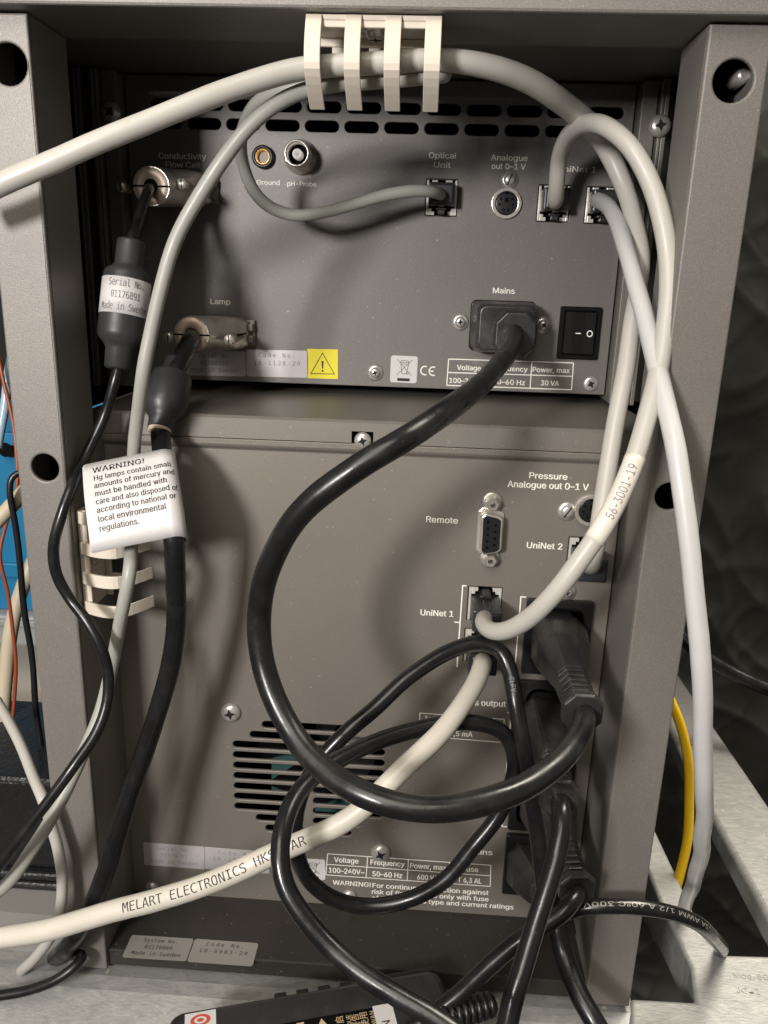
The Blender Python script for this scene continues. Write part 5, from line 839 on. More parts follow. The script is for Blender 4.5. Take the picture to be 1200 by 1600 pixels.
# outlet frames
for k, q in enumerate(outs):
    mb = MB(); mb.T = PL((0, YL, 0)); cxx, czz = (q[0] + q[1]) / 2, (q[2] + q[3]) / 2
    sheet(mb, rrect(q[0], q[1], q[2], q[3], 1), [rrect(q[0] + 3.5, q[1] - 3.5, q[2] + 3.5, q[3] - 3.5, 5)], 3.0, .5); mb.v = [v + Vector((0, -2.8, 0)) for v in mb.v]
    mb.box(q[0] + 3.2, q[1] - 3.2, q[2] + 3.2, q[3] - 3.2, -14, -12)
    mb.box(q[0] + 3.1, q[0] + 3.4, q[2] + 3.4, q[3] - 3.4, -12, -.4); mb.box(q[1] - 3.4, q[1] - 3.1, q[2] + 3.4, q[3] - 3.4, -12, -.4)
    mb.box(q[0] + 3.45, q[1] - 3.45, q[2] + 3.1, q[2] + 3.4, -12, -.4); mb.box(q[0] + 3.45, q[1] - 3.45, q[3] - 3.4, q[3] - 3.1, -12, -.4)
    mb.build('mains_outlet' if k < 3 else 'mains_inlet', M['plastic'], pump)

# ================================================================== CABLE CLIPS
def clip_proto():
    """local: u = x along the comb, v = y away from the mounting face, w = z towards the viewer"""
    mb = MB(); L = 42.0
    mb.box(0, L, 0.0, 1.6, -11, 9); mb.box(0, L, 1.62, 3.6, 7.6, 9); mb.box(0, L, 1.62, 4.2, -11, -9.6)
    b_ = mb.build('clip_base', M['clip'], None, bevel=.35); b_.location = (0, 0, 0)
    fs = []
    for k in range(4):
        u0 = k * (L - 5) / 3; mb = MB()
        prof = []
        for i in range(15):
            t = i / 14; v = 0.2 + 25.0 * t; ww = 9.6 + 4.4 * math.sin(math.pi * min(1, t * 1.0)) - 9.0 * max(0, t - .62) ** 1.4 / .38 ** 1.4
            prof.append((v, ww))
        outer = prof; inner = [(v, ww - 1.5 + .5 * (i / 14)) for i, (v, ww) in enumerate(prof)]
        ring = outer + inner[::-1]; n = len(ring)
        mb.smooth = False
        mb.loft([[(u, v, ww) for v, ww in ring] for u in (u0, u0 + 5.0)], smooth=False)
        fs.append(mb.build('finger', M['clip'], None, bevel=.25)); fs[-1].location = (0, 0, 0)
    for k in range(3):
        u0 = 7.5 + k * (L - 5) / 3; mb = MB(); mb.box(u0, u0 + 4, 4.25, 9, -11, -9.6); fs.append(mb.build('back_tab', M['clip'], None, bevel=.3)); fs[-1].location = (0, 0, 0)
    mb = MB(); mb.T = Matrix.Translation((L / 2, 1.7, -1)) @ Matrix.Rotation(-math.pi / 2, 4, 'X'); mb.lathe([(4.2, 0), (4.2, .6), (3.2, .7), (3.1, 1.8), (2.0, 2.6), (.1, 2.8)], 20)
    mb.mi = 1; mb.prism(star(1.9, .8, 4), 2.5, 2.85)
    fs.append(mb.build('screw', [M['zinc'], M['dark']], None)); fs[-1].location = (0, 0, 0)
    return [b_] + fs
CP = clip_proto()
def place_clip(label, M4, first):
    t = thing('cable_clip', label, 'cable clip', M4.to_translation(), 'cream comb cable clips')
    t.rotation_euler = M4.to_euler()
    for p in CP:
        c = p if first else p.copy()
        if not first: COL.objects.link(c)
        c.parent = t
    return t
a = V(478, 46, 274)
Tu = Matrix.Translation((a.x + 42.0, 283.5, 79.9)) @ Matrix(((-1, 0, 0), (0, 0, -1), (0, -1, 0))).to_4x4()
place_clip('cream comb clip screwed under the cabinet top, holding the big cream cable', Tu, True)
a = V(150, 946, 290)
Tl = Matrix.Translation((-131.4, 292.0, a.z + 42.0)) @ Matrix(((0, 1, 0), (0, 0, -1), (-1, 0, 0))).to_4x4()
place_clip('cream comb clip on the left post, half hidden by the warning tag', Tl, False)

# ================================================================== CABLES
# --- cream cable through the upper clip to the UniNet 2 socket
pt = MB()
NP = 'network cables'
cA, pA = cable('network_cable', 'long cream cable arching from the left edge through the upper clip', 'white',
    [(-70, 318, 258), (0, 290, 258), (100, 247, 260), (200, 203, 263), (300, 162, 268), (400, 127, 275), (480, 107, 279), (580, 97, 280), (690, 94, 283), (770, 107, 290, 3.7), (850, 140, 306, 3.95), (905, 180, 328, 4.3), (942, 222, 341, 4.1), (972, 285, 340, 3.6), (991, 345, 332, 3.4), (1000, 405, 322), (997, 460, 316), (986, 530, 310), (973, 600, 303), (958, 680, 297), (945, 760, 291), (935, 825, 285), (929, 858, 283), (925, 878, 287), (923, 885, 298)], 3.45, NP)
rj_plug(cA, u2c, YL, -1, 17)
cB, pB = cable('network_cable', 'cream cable looping over from the left UniNet port, with a printed sleeve', 'white',
    [(867, 316, 376), (868, 311, 368), (869, 288, 362), (873, 250, 356), (887, 214, 340), (916, 193, 320), (950, 199, 304), (985, 229, 297), (1011, 277, 294), (1031, 337, 290), (1043, 400, 287), (1045, 460, 284), (1039, 530, 280), (1028, 590, 274), (1011, 655, 266), (990, 720, 259), (963, 780, 254), (931, 838, 249), (896, 890, 248), (860, 935, 250), (825, 968, 256), (793, 985, 264), (770, 984, 272), (758, 974, 282), (757, 966, 298)], 3.3, NP)
f1 = rj_plug(cB, un1C, YU, 1, 11); rj_plug(cB, u1a, YL, -1, 17)
i0, i1 = sorted((pB.near(986, 716), pB.near(925, 850))); mb = MB(); pB.tube(mb, 20, i0, i1, .16); sl = mb.build('marker_sleeve', plain('sleeve_film', (.72, .68, .60), .22), cB)
mb = MB(); pB.wrap(mb, '56-3001-19', (946, 806), (984, 728), 3.0, 0, -.08, .26); mb.build('print', M['greyink'], sl)
cC, pC = cable('network_cable', 'cool white cable falling in front of the right post down to the casting', 'white2',
    [(933, 313, 378), (937, 313, 368), (952, 322, 350), (964, 347, 334), (976, 388, 318), (990, 432, 305), (1008, 492, 291), (1024, 556, 279), (1039, 620, 269), (1054, 690, 259), (1065, 760, 253), (1074, 830, 249), (1082, 900, 246), (1089, 980, 244), (1094, 1060, 243), (1098, 1150, 246), (1100, 1230, 252), (1100, 1290, 264), (1093, 1345, 288), (1080, 1392, 320), (1062, 1436, 352)], 3.25, NP)
rj_plug(cC, un2C, YU, 1, 11)
cQ, pQ = cable('network_cable', 'ivory cable with black lettering sweeping to the lower left edge', 'yelwhite',
    [(753, 1033, 302), (753, 1040, 288), (743, 1067, 276), (723, 1100, 265), (698, 1133, 256), (664, 1170, 248), (608, 1224, 240), (540, 1281, 234), (460, 1323, 229), (380, 1357, 226), (300, 1386, 225), (200, 1418, 225), (100, 1445, 226), (0, 1466, 227), (-80, 1480, 228)], 3.8, NP)
rj_plug(cQ, u1b, YL, -1, 17)
mb = MB(); pQ.wrap(mb, 'MELART ELECTRONICS HKSL AR', (203, 1417), (478, 1314), 3.3, -.006, .05, font='M'); mb.build('print', M['ink'], cQ)
# --- grey cable from the optical unit, back through the clip and down the left
cE, pE = cable('sensor_cable', 'thin grey cable from the Optical Unit port, doubled back through the upper clip', 'grey',
    [(690, 304, 378), (686, 303, 370), (672, 300, 362), (645, 298, 358), (605, 304, 356), (560, 318, 354), (510, 333, 352), (460, 337, 350), (420, 324, 348), (393, 298, 345), (379, 265, 340), (375, 230, 332), (383, 193, 320), (402, 160, 308), (440, 143, 302), (500, 132, 300), (570, 127, 299), (640, 123, 299), (680, 121, 297), (697, 119, 292), (690, 117, 286), (640, 121, 285), (560, 126, 285), (490, 139, 284.5), (432, 162, 282), (392, 192, 281), (356, 236, 281), (326, 281, 281), (300, 325, 281), (274, 380, 280), (252, 448, 279), (236, 520, 279), (223, 590, 279), (213, 660, 285), (208, 725, 290), (207, 790, 286), (206, 848, 278), (202, 893, 269), (192, 950, 269), (182, 1000, 272), (171, 1052, 272), (155, 1112, 268), (126, 1182, 260), (90, 1258, 251), (50, 1328, 244), (8, 1385, 239), (-50, 1420, 236)], 2.5)
rj_plug(cE, optC, YU, 1, 9)

# --- metal hood connectors with their black cables
def hood(parent, base, face, w_, nut_px):
    """a nickel hood from the panel point base to the round cable exit at face"""
    base = Vector(base); face = Vector(face); d = face - base
    def ring(t, hw, hh, k, n=24):
        c = base + d * t; out = []
        for j in range(n):
            a = 2 * math.pi * j / n; ca, sa = math.cos(a), math.sin(a)
            e = 2 / k; out.append(Vector((c.x + hw * math.copysign(abs(ca) ** e, ca), c.y, c.z + hh * math.copysign(abs(sa) ** e, sa))))
        return out
    mb = MB()
    mb.loft([ring(.04, 13.2, 6.4, 8), ring(.12, 13.2, 6.4, 8), ring(.13, 12.6, 7.6, 6), ring(.42, 12.4, 7.8, 5), ring(.60, 9.8, 7.8, 3.2), ring(.72, 8.2, 7.9, 2), ring(.97, 8.0, 8.0, 2), ring(1.0, 7.6, 7.6, 2)])
    h = mb.build('connector_hood', M['hood'], parent)
    mb = MB(); c = base + d * .03; mb.box(c.x - 15.8, c.x + 15.8, c.y - 1, c.y + .8, c.z - 6.3, c.z + 6.3); mb.box(c.x + 12.9, c.x + 15.4, c.y - 4, c.y - 1.1, c.z - 4.5, c.z - 1); mb.box(c.x + 12.9, c.x + 15.4, c.y - 4, c.y - 1.1, c.z + 1, c.z + 4.5); mb.build('flange', M['hood2'], h, bevel=.6)
    mb = MB(); mb.T = frame(face, -Vector((0, 1, 0))); 
    mb.loft([[(r * math.cos(2 * math.pi * j / 28), r * math.sin(2 * math.pi * j / 28), z) for j in range(28)] for r, z in ((7.4, .02), (7.2, .35), (2.9, .36), (2.7, -3))], cap0=False, cap1=False); mb.build('exit_face', M['copper'], h)
    mb = MB(); mb.T = frame(face, -Vector((0, 1, 0))); mb.box(-7.9, -2.6, -.35, .35, .2, .5); mb.box(2.6, 7.9, -.35, .35, .2, .5); mb.lathe([(3.0, .1), (2.9, .42), (.1, .42)], 16); mb.build('split_gap', M['void'], h)
    mb = MB(); a = base + d * .14; bq = base + d * .96; mb.box(a.x + 7.2, a.x + 12.8, a.y - 14, a.y, a.z - .3, a.z + .3); mb.build('seam', M['void'], h)
    for sx, (px, py, yy) in zip((-1, 1), nut_px):
        p = V(px, py, yy); mb = MB(); mb.T = frame(p, (0, -1, 0)); L = YU - yy
        mb.lathe([(1.5, -L + 1), (1.5, -9), (2.3, -8.8), (2.3, -.4), (2.0, 0), (.1, 0)], 18)
        mb.mi = 1; mb.box(-.3, .3, -2.0, 2.0, -.1, .06)
        mb.build('thumb_screw', [M['nickel'], M['dark']], h)
def sleeve_part(parent, p, q, Yp, Yq, prof, n=28, name='inline_sleeve', mat='sleeve'):
    a, b_ = V(*p, Yp), V(*q, Yq); d = b_ - a; mb = MB(); T = frame(a, d, (0, 1, 0)); mb.T = T
    mb.lathe([(r, t * d.length) for t, r in prof], n); o = mb.build(name, M[mat], parent); return o, a, b_, T
cFl, pF = cable('sensor_cable', 'thin black cable from the Conductivity port with a labelled inline sleeve', 'rubber',
    [(234, 294, 340), (230, 304, 332), (221, 332, 324), (211, 360, 316), (203, 385, 310), (196, 460, 306), (187, 560, 300), (181, 590, 297), (164, 650, 296), (141, 700, 292), (128, 730, 286), (111, 765, 272), (94, 812, 267), (84, 856, 266), (89, 900, 266), (109, 936, 266), (136, 970, 263), (158, 1008, 261), (169, 1052, 261), (166, 1100, 258), (148, 1150, 252), (116, 1196, 245), (78, 1246, 240), (38, 1300, 236), (0, 1350, 233), (-50, 1405, 230)], 2.05)
hood(cFl, V(290, 296, YU), V(236, 291, 343), 0, ((188, 291, 352), (283, 287, 350)))
slv, a, b_, T = sleeve_part(cFl, (205, 376), (184, 577), 310, 299, [(0, 4.9), (.02, 5.2), (.19, 5.2), (.22, 6.4), (.245, 8.3), (.28, 8.8), (.72, 8.9), (.76, 8.6), (.81, 6.2), (.84, 5.3), (.985, 5.1), (1.0, 4.4), (1.0, 2)])
# wrapped paper label on the sleeve
def wrap_label(parent, T, L, t0, t1, r, rows_, cap, half):
    z0, z1 = t0 * L, t1 * L; inv = T.inverted(); cl = inv @ Vector((0, 0, 0)); a0 = math.atan2(cl.y, cl.x)
    pos = lambda ang, z, rr: T @ Vector((rr * math.cos(ang), rr * math.sin(ang), z))
    # direction in which the text runs (screen left to right)
    e = pos(a0 + .3, z0, r) - pos(a0 - .3, z0, r); sg = 1 if e.dot(cR) > 0 else -1
    mb = MB(); n = 36; mb.smooth = True
    mb.loft([[pos(a0 + 2 * math.pi * j / n, z, rr) for j in range(n)] for z, rr in ((z0, r), (z0, r + .1), (z1, r + .1), (z1, r))], False, False)
    lb = mb.build('paper_label', M['paper'], parent); mb = MB(); mono = 2 * half / max(len(s) for s in rows_)
    for i, s in enumerate(rows_):
        zc = z0 + (z1 - z0) * (i + .78) / 3.05; u0 = -mono * len(s) / 2
        text_into(mb, s, lambda u, v: pos(a0 + sg * (u0 + u) / r, zc - v, r + .2), cap=cap, mono=mono, bold=.0)
    mb.build('print', M['greyink'], lb)
wrap_label(slv, T, (b_ - a).length, .315, .59, 8.92, ['Serial No.', '01176891', 'Made in Sweden'], 2.6, 9.6)
cG, pG = cable('lamp_cable', 'thick black cable from the Lamp port carrying a paper warning tag', 'rubber',
    [(300, 527, 343), (297, 533, 336), (288, 552, 326), (276, 575, 318), (262, 620, 311), (251, 668, 303), (252, 690, 298), (256, 720, 288), (263, 780, 276), (270, 840, 271), (276, 900, 272), (276, 960, 274), (268, 1030, 276), (250, 1100, 276), (226, 1170, 275), (203, 1235, 272), (183, 1300, 270), (162, 1368, 267), (136, 1430, 265), (110, 1474, 266), (90, 1496, 282), (72, 1508, 312), (60, 1514, 340)], 3.85)
hood(cG, V(350, 519, YU), V(299, 523, 343), 0, ((262, 528, 355), (357, 531, 352)))
sleeve_part(cG, (273, 562), (250, 672), 322, 302, [(0, 3.9), (.02, 4.5), (.17, 4.6), (.2, 5.2), (.235, 7.6), (.28, 8.5), (.62, 8.7), (.72, 8.5), (.80, 6.2), (.86, 5.2), (.985, 5.0), (1.0, 4.3), (1.0, 3.5)])
sleeve_part(cG, (250.5, 668), (249.5, 676), 302.8, 301.5, [(0, 4.3), (.2, 4.7), (.9, 4.5), (1, 4.0)], name='collar', mat='beige')
# the paper tag
iG0, iG1 = pG.near(257, 711), pG.near(271, 847); A0, A1 = pG.p[iG0].copy(), pG.p[iG1].copy(); ev = (A1 - A0).normalized(); Hh = (A1 - A0).length
nn = -(A0 + A1) / 2; nn = (nn - ev * nn.dot(ev)).normalized(); eu = -(nn.cross(ev)); eu = eu if eu.dot(cR) > 0 else -eu
nn = (Matrix.Rotation(.22, 3, ev) @ nn); eu = (Matrix.Rotation(.22, 3, ev) @ eu)
R_ = 4.7; U0 = 29.0
def flag(u, v, k=0.0):
    q = iG0 + (iG1 - iG0) * v / Hh; j = int(q); a = pG.p[j].lerp(pG.p[j + 1], q - j)
    if u <= U0:
        return a + nn * (R_ + k + 0.22 * math.sin(u / U0 * 5.0)) - eu * (U0 - u)
    t = (u - U0) / R_; return a + (nn * math.cos(t) + eu * math.sin(t)) * (R_ + k)
mb = MB(); us = [0, .5, 1.2] + [2 + 27 * i / 18 for i in range(19)] + [U0 + R_ * 2.9 * i / 16 for i in range(1, 17)]
def edge(u): return 1.3 - math.sqrt(max(0, 1.69 - (1.3 - u) ** 2)) if u < 1.3 else 0
vs, fs = [], []
for u in us:
    for j in range(9): vs.append(flag(u, edge(u) + (Hh - 2 * edge(u)) * j / 8))
for i in range(len(us) - 1):
    for j in range(8): fs.append((i * 9 + j, i * 9 + j + 1, i * 9 + j + 10, i * 9 + j + 9))
mb.smooth = True; mb.add(vs, fs); tag = mb.build('warning_tag', M['paper'], cG)
sd = tag.modifiers.new('thick', 'SOLIDIFY'); sd.thickness = .12 * MM; sd.offset = 0
mb = MB()
for i, (s, wd) in enumerate((('WARNING!', 19.3), ('Hg lamps contain small', 28.6), ('amounts of mercury and', 29.6), ('must be handled with', 26.3), ('care and also disposed of', 29.9), ('according to national or', 28.6), ('local environmental', 24.6), ('regulations.', 14.3))):
    yb_ = (4.9 if i == 0 else 8.2 + 3.05 * (i - 1)) * Hh / 33.0; x0_ = 3.6 if i == 0 else 4.0
    for dx, dk in ((-.05, .14), (.05, .15)):
        text_into(mb, s, lambda u, v: flag(x0_ + u + dx, yb_ - v, dk), width=wd, cap=2.45 if i == 0 else 2.1, bold=0, cuts='u', font='S')
mb.build('print', M['ink'], tag)

# --- power plugs
def octo(hw, hh, c=.35, z=0, dx=0, dy=0):
    cx_, cy_ = hw * c, hh * c
    return [(hw + dx, -hh + cy_ + dy, z), (hw + dx, hh - cy_ + dy, z), (hw - cx_ + dx, hh + dy, z), (-hw + cx_ + dx, hh + dy, z), (-hw + dx, hh - cy_ + dy, z), (-hw + dx, -hh + cy_ + dy, z), (-hw + cx_ + dx, -hh + dy, z), (hw - cx_ + dx, -hh + dy, z)]
def iec_plug(parent, base, tip):
    base, tip = Vector(base), Vector(tip); d = tip - base; L = d.length
    mb = MB(); mb.T = frame(base, d)
    mb.loft([octo(9.6, 10.5, .4, -2), octo(9.6, 10.5, .4, L * .10), octo(11.2, 11.8, .4, L * .11), octo(11.3, 11.8, .42, L * .17), octo(10.6, 10.6, .5, L * .33), octo(6.4, 7.0, .45, L * .60), octo(5.9, 6.3, .45, L * .64)], smooth=False)
    body = mb.build('power_plug', M['plug'], parent, bevel=.9)
    mb = MB(); mb.T = frame(base, d); rings = []
    for i in range(5):
        z0, z1 = L * (.64 + .055 * i), L * (.64 + .055 * i + .038); k = 6.1 - .12 * i
        rings += [octo(k, k * 1.05, .5, z0 + .02), octo(k, k * 1.05, .5, z1), octo(k * .62, k * .66, .5, z1 + .01), octo(k * .62, k * .66, .5, L * (.64 + .055 * (i + 1)))]
    mb.loft(rings, smooth=False); mb.build('strain_relief', M['plug'], body, bevel=.35)
    mb = MB(); mb.T = frame(base, d); mb.loft([octo(5.6, 5.8, .5, L * .915), octo(7.0, 7.2, .5, L * .935), octo(7.2, 7.4, .5, L * .985), octo(6.6, 6.8, .5, L)], smooth=False); mb.build('end_collar', M['plug'], body, bevel=.3)
cH, pH = cable('mains_cord', 'thick black cord making the biggest loop, from the upper mains inlet', 'rubber',
    [(803, 520, 358), (802, 530, 346), (794, 550, 330), (768, 583, 300), (735, 613, 272), (688, 650, 244), (628, 690, 229), (560, 729, 226), (500, 774, 226), (447, 832, 228), (415, 897, 231), (406, 962, 232), (412, 1030, 230), (430, 1092, 225), (463, 1152, 218), (507, 1202, 210), (562, 1239, 203), (622, 1259, 200), (690, 1263, 200), (760, 1252, 203), (820, 1229, 209), (868, 1195, 219), (898, 1160, 231), (912, 1128, 245), (913, 1110, 256)], 3.95, 'mains cords')
q = outs[0]; iec_plug(cH, ((q[0] + q[1]) / 2 - .3, YL + 2, (q[2] + q[3]) / 2), V(911, 1116, 252))
# right-angled connector in the upper inlet
mb = MB(); mb.T = PL((inl[0], YU, inl[1]))
mb.loft([rr for rr in [[(x, y, z) for x, y in rrect(-hw_, hw_, -hh_, hh_, r_)] for hw_, hh_, r_, z in ((13.2, 9.8, 2, -8), (13.2, 9.8, 2, 1), (14.6, 11.4, 3, 1.2), (14.6, 11.4, 3.2, 10), (13.4, 10.6, 3.4, 18), (12.2, 9.6, 3.2, 21.5))]], smooth=False)
bd = mb.build('mains_connector', M['plug'], cH, bevel=.5)
mb = MB(); c = V(804, 522, 362); mb.T = PL((c.x, 366, c.z)); mb.loft([octo(9.4, 10.2, .5, -4), octo(9.4, 10.2, .5, 6.5), octo(8.6, 9.2, .5, 9)], smooth=False); mb.build('cord_exit', M['plug'], bd, bevel=.4)
cK, pK = cable('mains_cord', 'black cord leaving the middle outlet plug and running straight down', 'rubber2',
    [(872, 1240, 262), (877, 1262, 250), (878, 1290, 244), (871, 1335, 238), (856, 1385, 232), (838, 1440, 226), (820, 1500, 219), (802, 1560, 212), (790, 1620, 206), (780, 1660, 203)], 3.6, 'mains cords')
q = outs[1]; iec_plug(cK, ((q[0] + q[1]) / 2 - 1.5, YL + 2, (q[2] + q[3]) / 2 - .5), V(874, 1248, 254))
cM, pM = cable('mains_cord', 'black cord from the lowest outlet plug bending down to the left', 'rubber2',
    [(902, 1388, 264), (897, 1405, 256), (880, 1425, 252), (850, 1444, 250), (810, 1470, 248), (765, 1508, 246), (715, 1553, 243), (665, 1590, 240), (620, 1625, 238)], 3.5, 'mains cords')
q = outs[2]; iec_plug(cM, ((q[0] + q[1]) / 2 + .5, YL + 2, (q[2] + q[3]) / 2), V(903, 1393, 261))
cN, pN = cable('mains_cord', 'stout black cord with embossed lettering beside the right post foot', 'rubber2',
    [(868, 1425, 276), (872, 1450, 272), (880, 1482, 268), (890, 1515, 262), (905, 1555, 254), (930, 1600, 246), (960, 1650, 240)], 4.2, 'mains cords')
q = outs[3]; iec_plug(cN, ((q[0] + q[1]) / 2 - 3, YL + 2, (q[2] + q[3]) / 2), V(867, 1432, 275))
cI, pI = cable('adapter_cord', 'medium black cord coiled in two loops over the fan grille', 'rubber2',
    [(848, 1440, 262), (850, 1392, 260), (845, 1340, 262), (837, 1290, 265), (829, 1240, 267), (821, 1190, 268), (813, 1140, 269), (805, 1090, 273), (797, 1045, 280), (782, 1014, 284), (752, 1004, 285), (702, 1017, 281), (642, 1057, 274), (590, 1103, 267), (543, 1142, 260), (503, 1186, 256), (474, 1232, 253), (461, 1280, 251), (463, 1330, 251), (481, 1375, 252), (522, 1405, 254), (572, 1415, 256), (640, 1404, 257), (700, 1370, 259), (745, 1320, 262), (780, 1272, 266), (800, 1222, 269), (804, 1183, 271), (790, 1149, 270), (752, 1131, 267), (702, 1128, 264), (622, 1147, 256), (560, 1171, 248), (510, 1199, 240), (471, 1234, 229), (444, 1284, 217), (436, 1332, 209), (447, 1387, 203), (481, 1440, 198), (541, 1499, 192), (611, 1550, 186), (681, 1593, 181), (750, 1640, 176)], 3.1)
mb = MB(); pI.wrap(mb, 'CLFY', (799, 1058), (805, 1084), 2.0, -.01, 0); mb.build('print', M['paleink'], cI)
cO, pO = cable('signal_cable', 'black cable with white lettering curving over the casting at lower right', 'rubber2',
    [(865, 1432, 268), (890, 1424, 265), (930, 1417, 263), (985, 1416, 263), (1042, 1426, 264), (1087, 1444, 268), (1110, 1459, 276), (1123, 1475, 292), (1127, 1492, 322), (1124, 1514, 352)], 3.0)
mb = MB(); pO.wrap(mb, 'CSA AWM 1/2 A 60°C 300V', (1096, 1451), (915, 1421), 1.7, 0, -.3); mb.build('print', M['silver2'], cO)
mb = MB(); pN.wrap(mb, 'E-60175', (876, 1472), (905, 1556), 2.2, .0, 0.2, .2); mb.build('embossed_text', M['rubber'], cN)
# --- more cables around the cabinet
cable('fibre_cable', 'bright yellow cable hanging behind the cool white cable', 'yellow', [(1030, 1050, 380), (1046, 1090, 378), (1062, 1130, 376), (1073, 1180, 374), (1077, 1240, 372), (1074, 1300, 368), (1066, 1350, 364), (1054, 1400, 360)], 2.5)
cable('dark_cable', 'dark grey cable lying against the black film at right', 'rubber', [(1050, 980, 520), (1090, 1018, 510), (1130, 1044, 505), (1170, 1064, 500), (1220, 1084, 496)], 4.6)
cable('thin_black_cable', 'thin black cable curling on the casting at the lower left', 'rubber2', [(-40, 1560, 258), (0, 1555, 259), (45, 1547, 260), (90, 1530, 262), (122, 1508, 266), (131, 1495, 270), (115, 1492, 274), (90, 1496, 276)], 2.2)
cable('beige_cable', 'beige cable slanting up behind the left post above the rod hook', 'beige', [(-50, 858, 325), (0, 808, 330), (32, 773, 338), (70, 735, 350)], 3.5)
cable('beige_cable', 'beige cable hanging down in front of the blue crate', 'beige', [(62, 860, 372), (46, 890, 368), (32, 930, 364), (19, 985, 360), (9, 1050, 356), (3, 1120, 352), (-8, 1200, 348)], 3.6)
cable('cream_wire', 'flat cream cable crossing the black case beside the left post', 'white', [(-5, 1095, 320), (20, 1140, 304), (50, 1205, 284), (72, 1255, 271), (86, 1310, 269), (96, 1370, 268), (94, 1420, 267), (79, 1462, 266), (56, 1496, 267), (38, 1514, 272), (30, 1522, 290)], 2.3)
cable('orange_wire', 'thin orange red wire looping at the far left edge', 'orange', [(-8, 530, 372), (10, 610, 368), (24, 690, 362), (26, 760, 358), (10, 820, 356), (0, 870, 352), (12, 930, 350), (22, 1000, 348), (24, 1060, 346), (17, 1130, 344), (-6, 1200, 340)], .95, cat='wire', sides=8)
cable('clear_tube', 'pale blue tube beside the left post near the crate', 'tube', [(26, 520, 380), (16, 575, 376), (8, 630, 372), (-4, 700, 366)], 2.2, cat='tube')
rd = Path([tuple(V(*p)) + (1.45,) for p in ((66, 738, 336), (34, 737, 333), (18, 744, 331), (16, 765, 330), (24, 820, 330), (45, 1000, 330), (62, 1150, 330), (74, 1250, 330), (80, 1330, 330))]); mb = MB(); rd.tube(mb, 10)
o = mb.build('hooked_rod', M['plastic'], None, org=rd.p[-1]); props(o, 'slim black rod with a hooked top left of the cabinet', 'rod')

# ================================================================== THINGS AT THE LEFT
a = V(52, 682, 430); bz = V(20, 955, 430).z
cr = thing('plastic_crate', 'bright blue plastic crate seen behind the left post', 'crate', (a.x - 80, 480, bz))
mb = MB(); X1 = a.x + 6; X0 = X1 - 170
mb.box(X0, X1, 432, 434, bz, a.z); mb.box(X0, X1, 560, 562, bz, a.z); mb.box(X1 - 2, X1 - .01, 434.1, 559.9, bz, a.z); mb.box(X0, X0 + 2, 434.1, 559.9, bz, a.z); mb.box(X0 + 2.1, X1 - 2.1, 434.1, 559.9, bz, bz + 2)
mb.build('crate_body', M['blue'], cr, bevel=.8)
mb = MB(); zr = V(20, 690, 430).z; mb.box(X0 - 2, X1 + 2, 427.5, 431.9, zr - 2, a.z + 2); zq = V(20, 880, 430).z; mb.box(X0 - 1, X1 + 1, 429, 431.8, zq - 9, zq); mb.build('rim', M['blue'], cr, bevel=.8)
mb = MB(); hc = V(8, 703, 427); mb.T = PL((hc.x, 427.4, hc.z)); mb.prism(circ(0, 0, 4.2), 0, .2); mb.build('hole', M['void'], cr)
a = V(52, 962, 425); bz2 = V(40, 1010, 425).z
tb = thing('plastic_tub', 'shallow grey tub under the blue crate', 'tub', (a.x - 80, 480, bz2)); mb = MB(); mb.box(a.x - 170, a.x + 8, 424, 566, bz2, bz - .4); mb.build('tub_body', M['clear'], tb, bevel=2); mb = MB(); mb.box(a.x - 172, a.x + 10, 421, 423.9, bz - 6, bz - 2); mb.build('rim', M['clear'], tb, bevel=.8)
pz = VZ(20, 1100, -205).z
zs = V(20, 1150, 390).z; sh = MB(); sh.box(-420, -170, 376, 640, zs - 6, zs); 
o = sh.build('side_shelf', plain('pale_shelf', (.66, .62, .55), .6), None, org=(-300, 470, -232)); props(o, 'pale shelf strip behind the black case at left', 'shelf')
# black leatherette case
z1 = V(50, 1218, 303).z; z2 = V(50, 1390, 300).z
lc = thing('instrument_case', 'black leatherette case with a rounded rim left of the cabinet', 'case', (-240, 350, z2))
mb = MB(); X1 = V(88, 1300, 300).x; mb.box(X1 - 160, X1, 303, 372, z2 + 9, z1); mb.build('case_body', M['leather'], lc, bevel=3, segs=3)
for k in (0, 1):
    mb = MB(); mb.box(X1 - 162, X1 + 1, 299 + k, 373, z2 + 4.6 * k, z2 + 4.6 * k + 4.2); mb.build('rim', M['leather'], lc, bevel=1.8, segs=3)
mb = MB(); mb.box(X1 - 220, -151, 286, 460, -304, z2 - .3); o = mb.build('side_ledge', plain('grey_ledge', (.24, .23, .22), .6), None, org=(-260, 370, -304)); props(o, 'grey ledge carrying the black case beside the cabinet', 'ledge')

# ================================================================== POWER ADAPTER ON THE CASTING
zt = -279.0
ad = thing('power_adapter', 'black power adapter brick with gold printed rating plate at the bottom edge', 'power adapter', (0, 250, -303))
p0, p1, p2 = VZ(262, 1580, zt), VZ(735, 1500, zt), VZ(280, 1640, zt)
ex = (p1 - p0); ex.z = 0; Lx = ex.length; ex.normalize(); ey = Vector((-ex.y, ex.x, 0))
TA = Matrix.Translation(Vector((p0.x, p0.y, zt))) @ Matrix((ex, ey, Vector((0, 0, 1)))).transposed().to_4x4()      # x along, y away
mb = MB(); mb.T = TA; mb.box(0, Lx - 14, -52, 0, -23.4, -6); mb.loft([[(x, y, z) for x, y in rrect(i, Lx - 14 - i, -52 + i, -i, 5)] for i, z in ((0.2, -5.9), (.3, -2.5), (1.6, -.6), (3.2, 0))], smooth=False)
body = mb.build('adapter_body', M['plug'], ad, bevel=1.2)
mb = MB(); mb.T = TA
for k in range(4): mb.box(42 + 9 * k, 47 + 9 * k, -.8, 1.2, -9, -1.2)
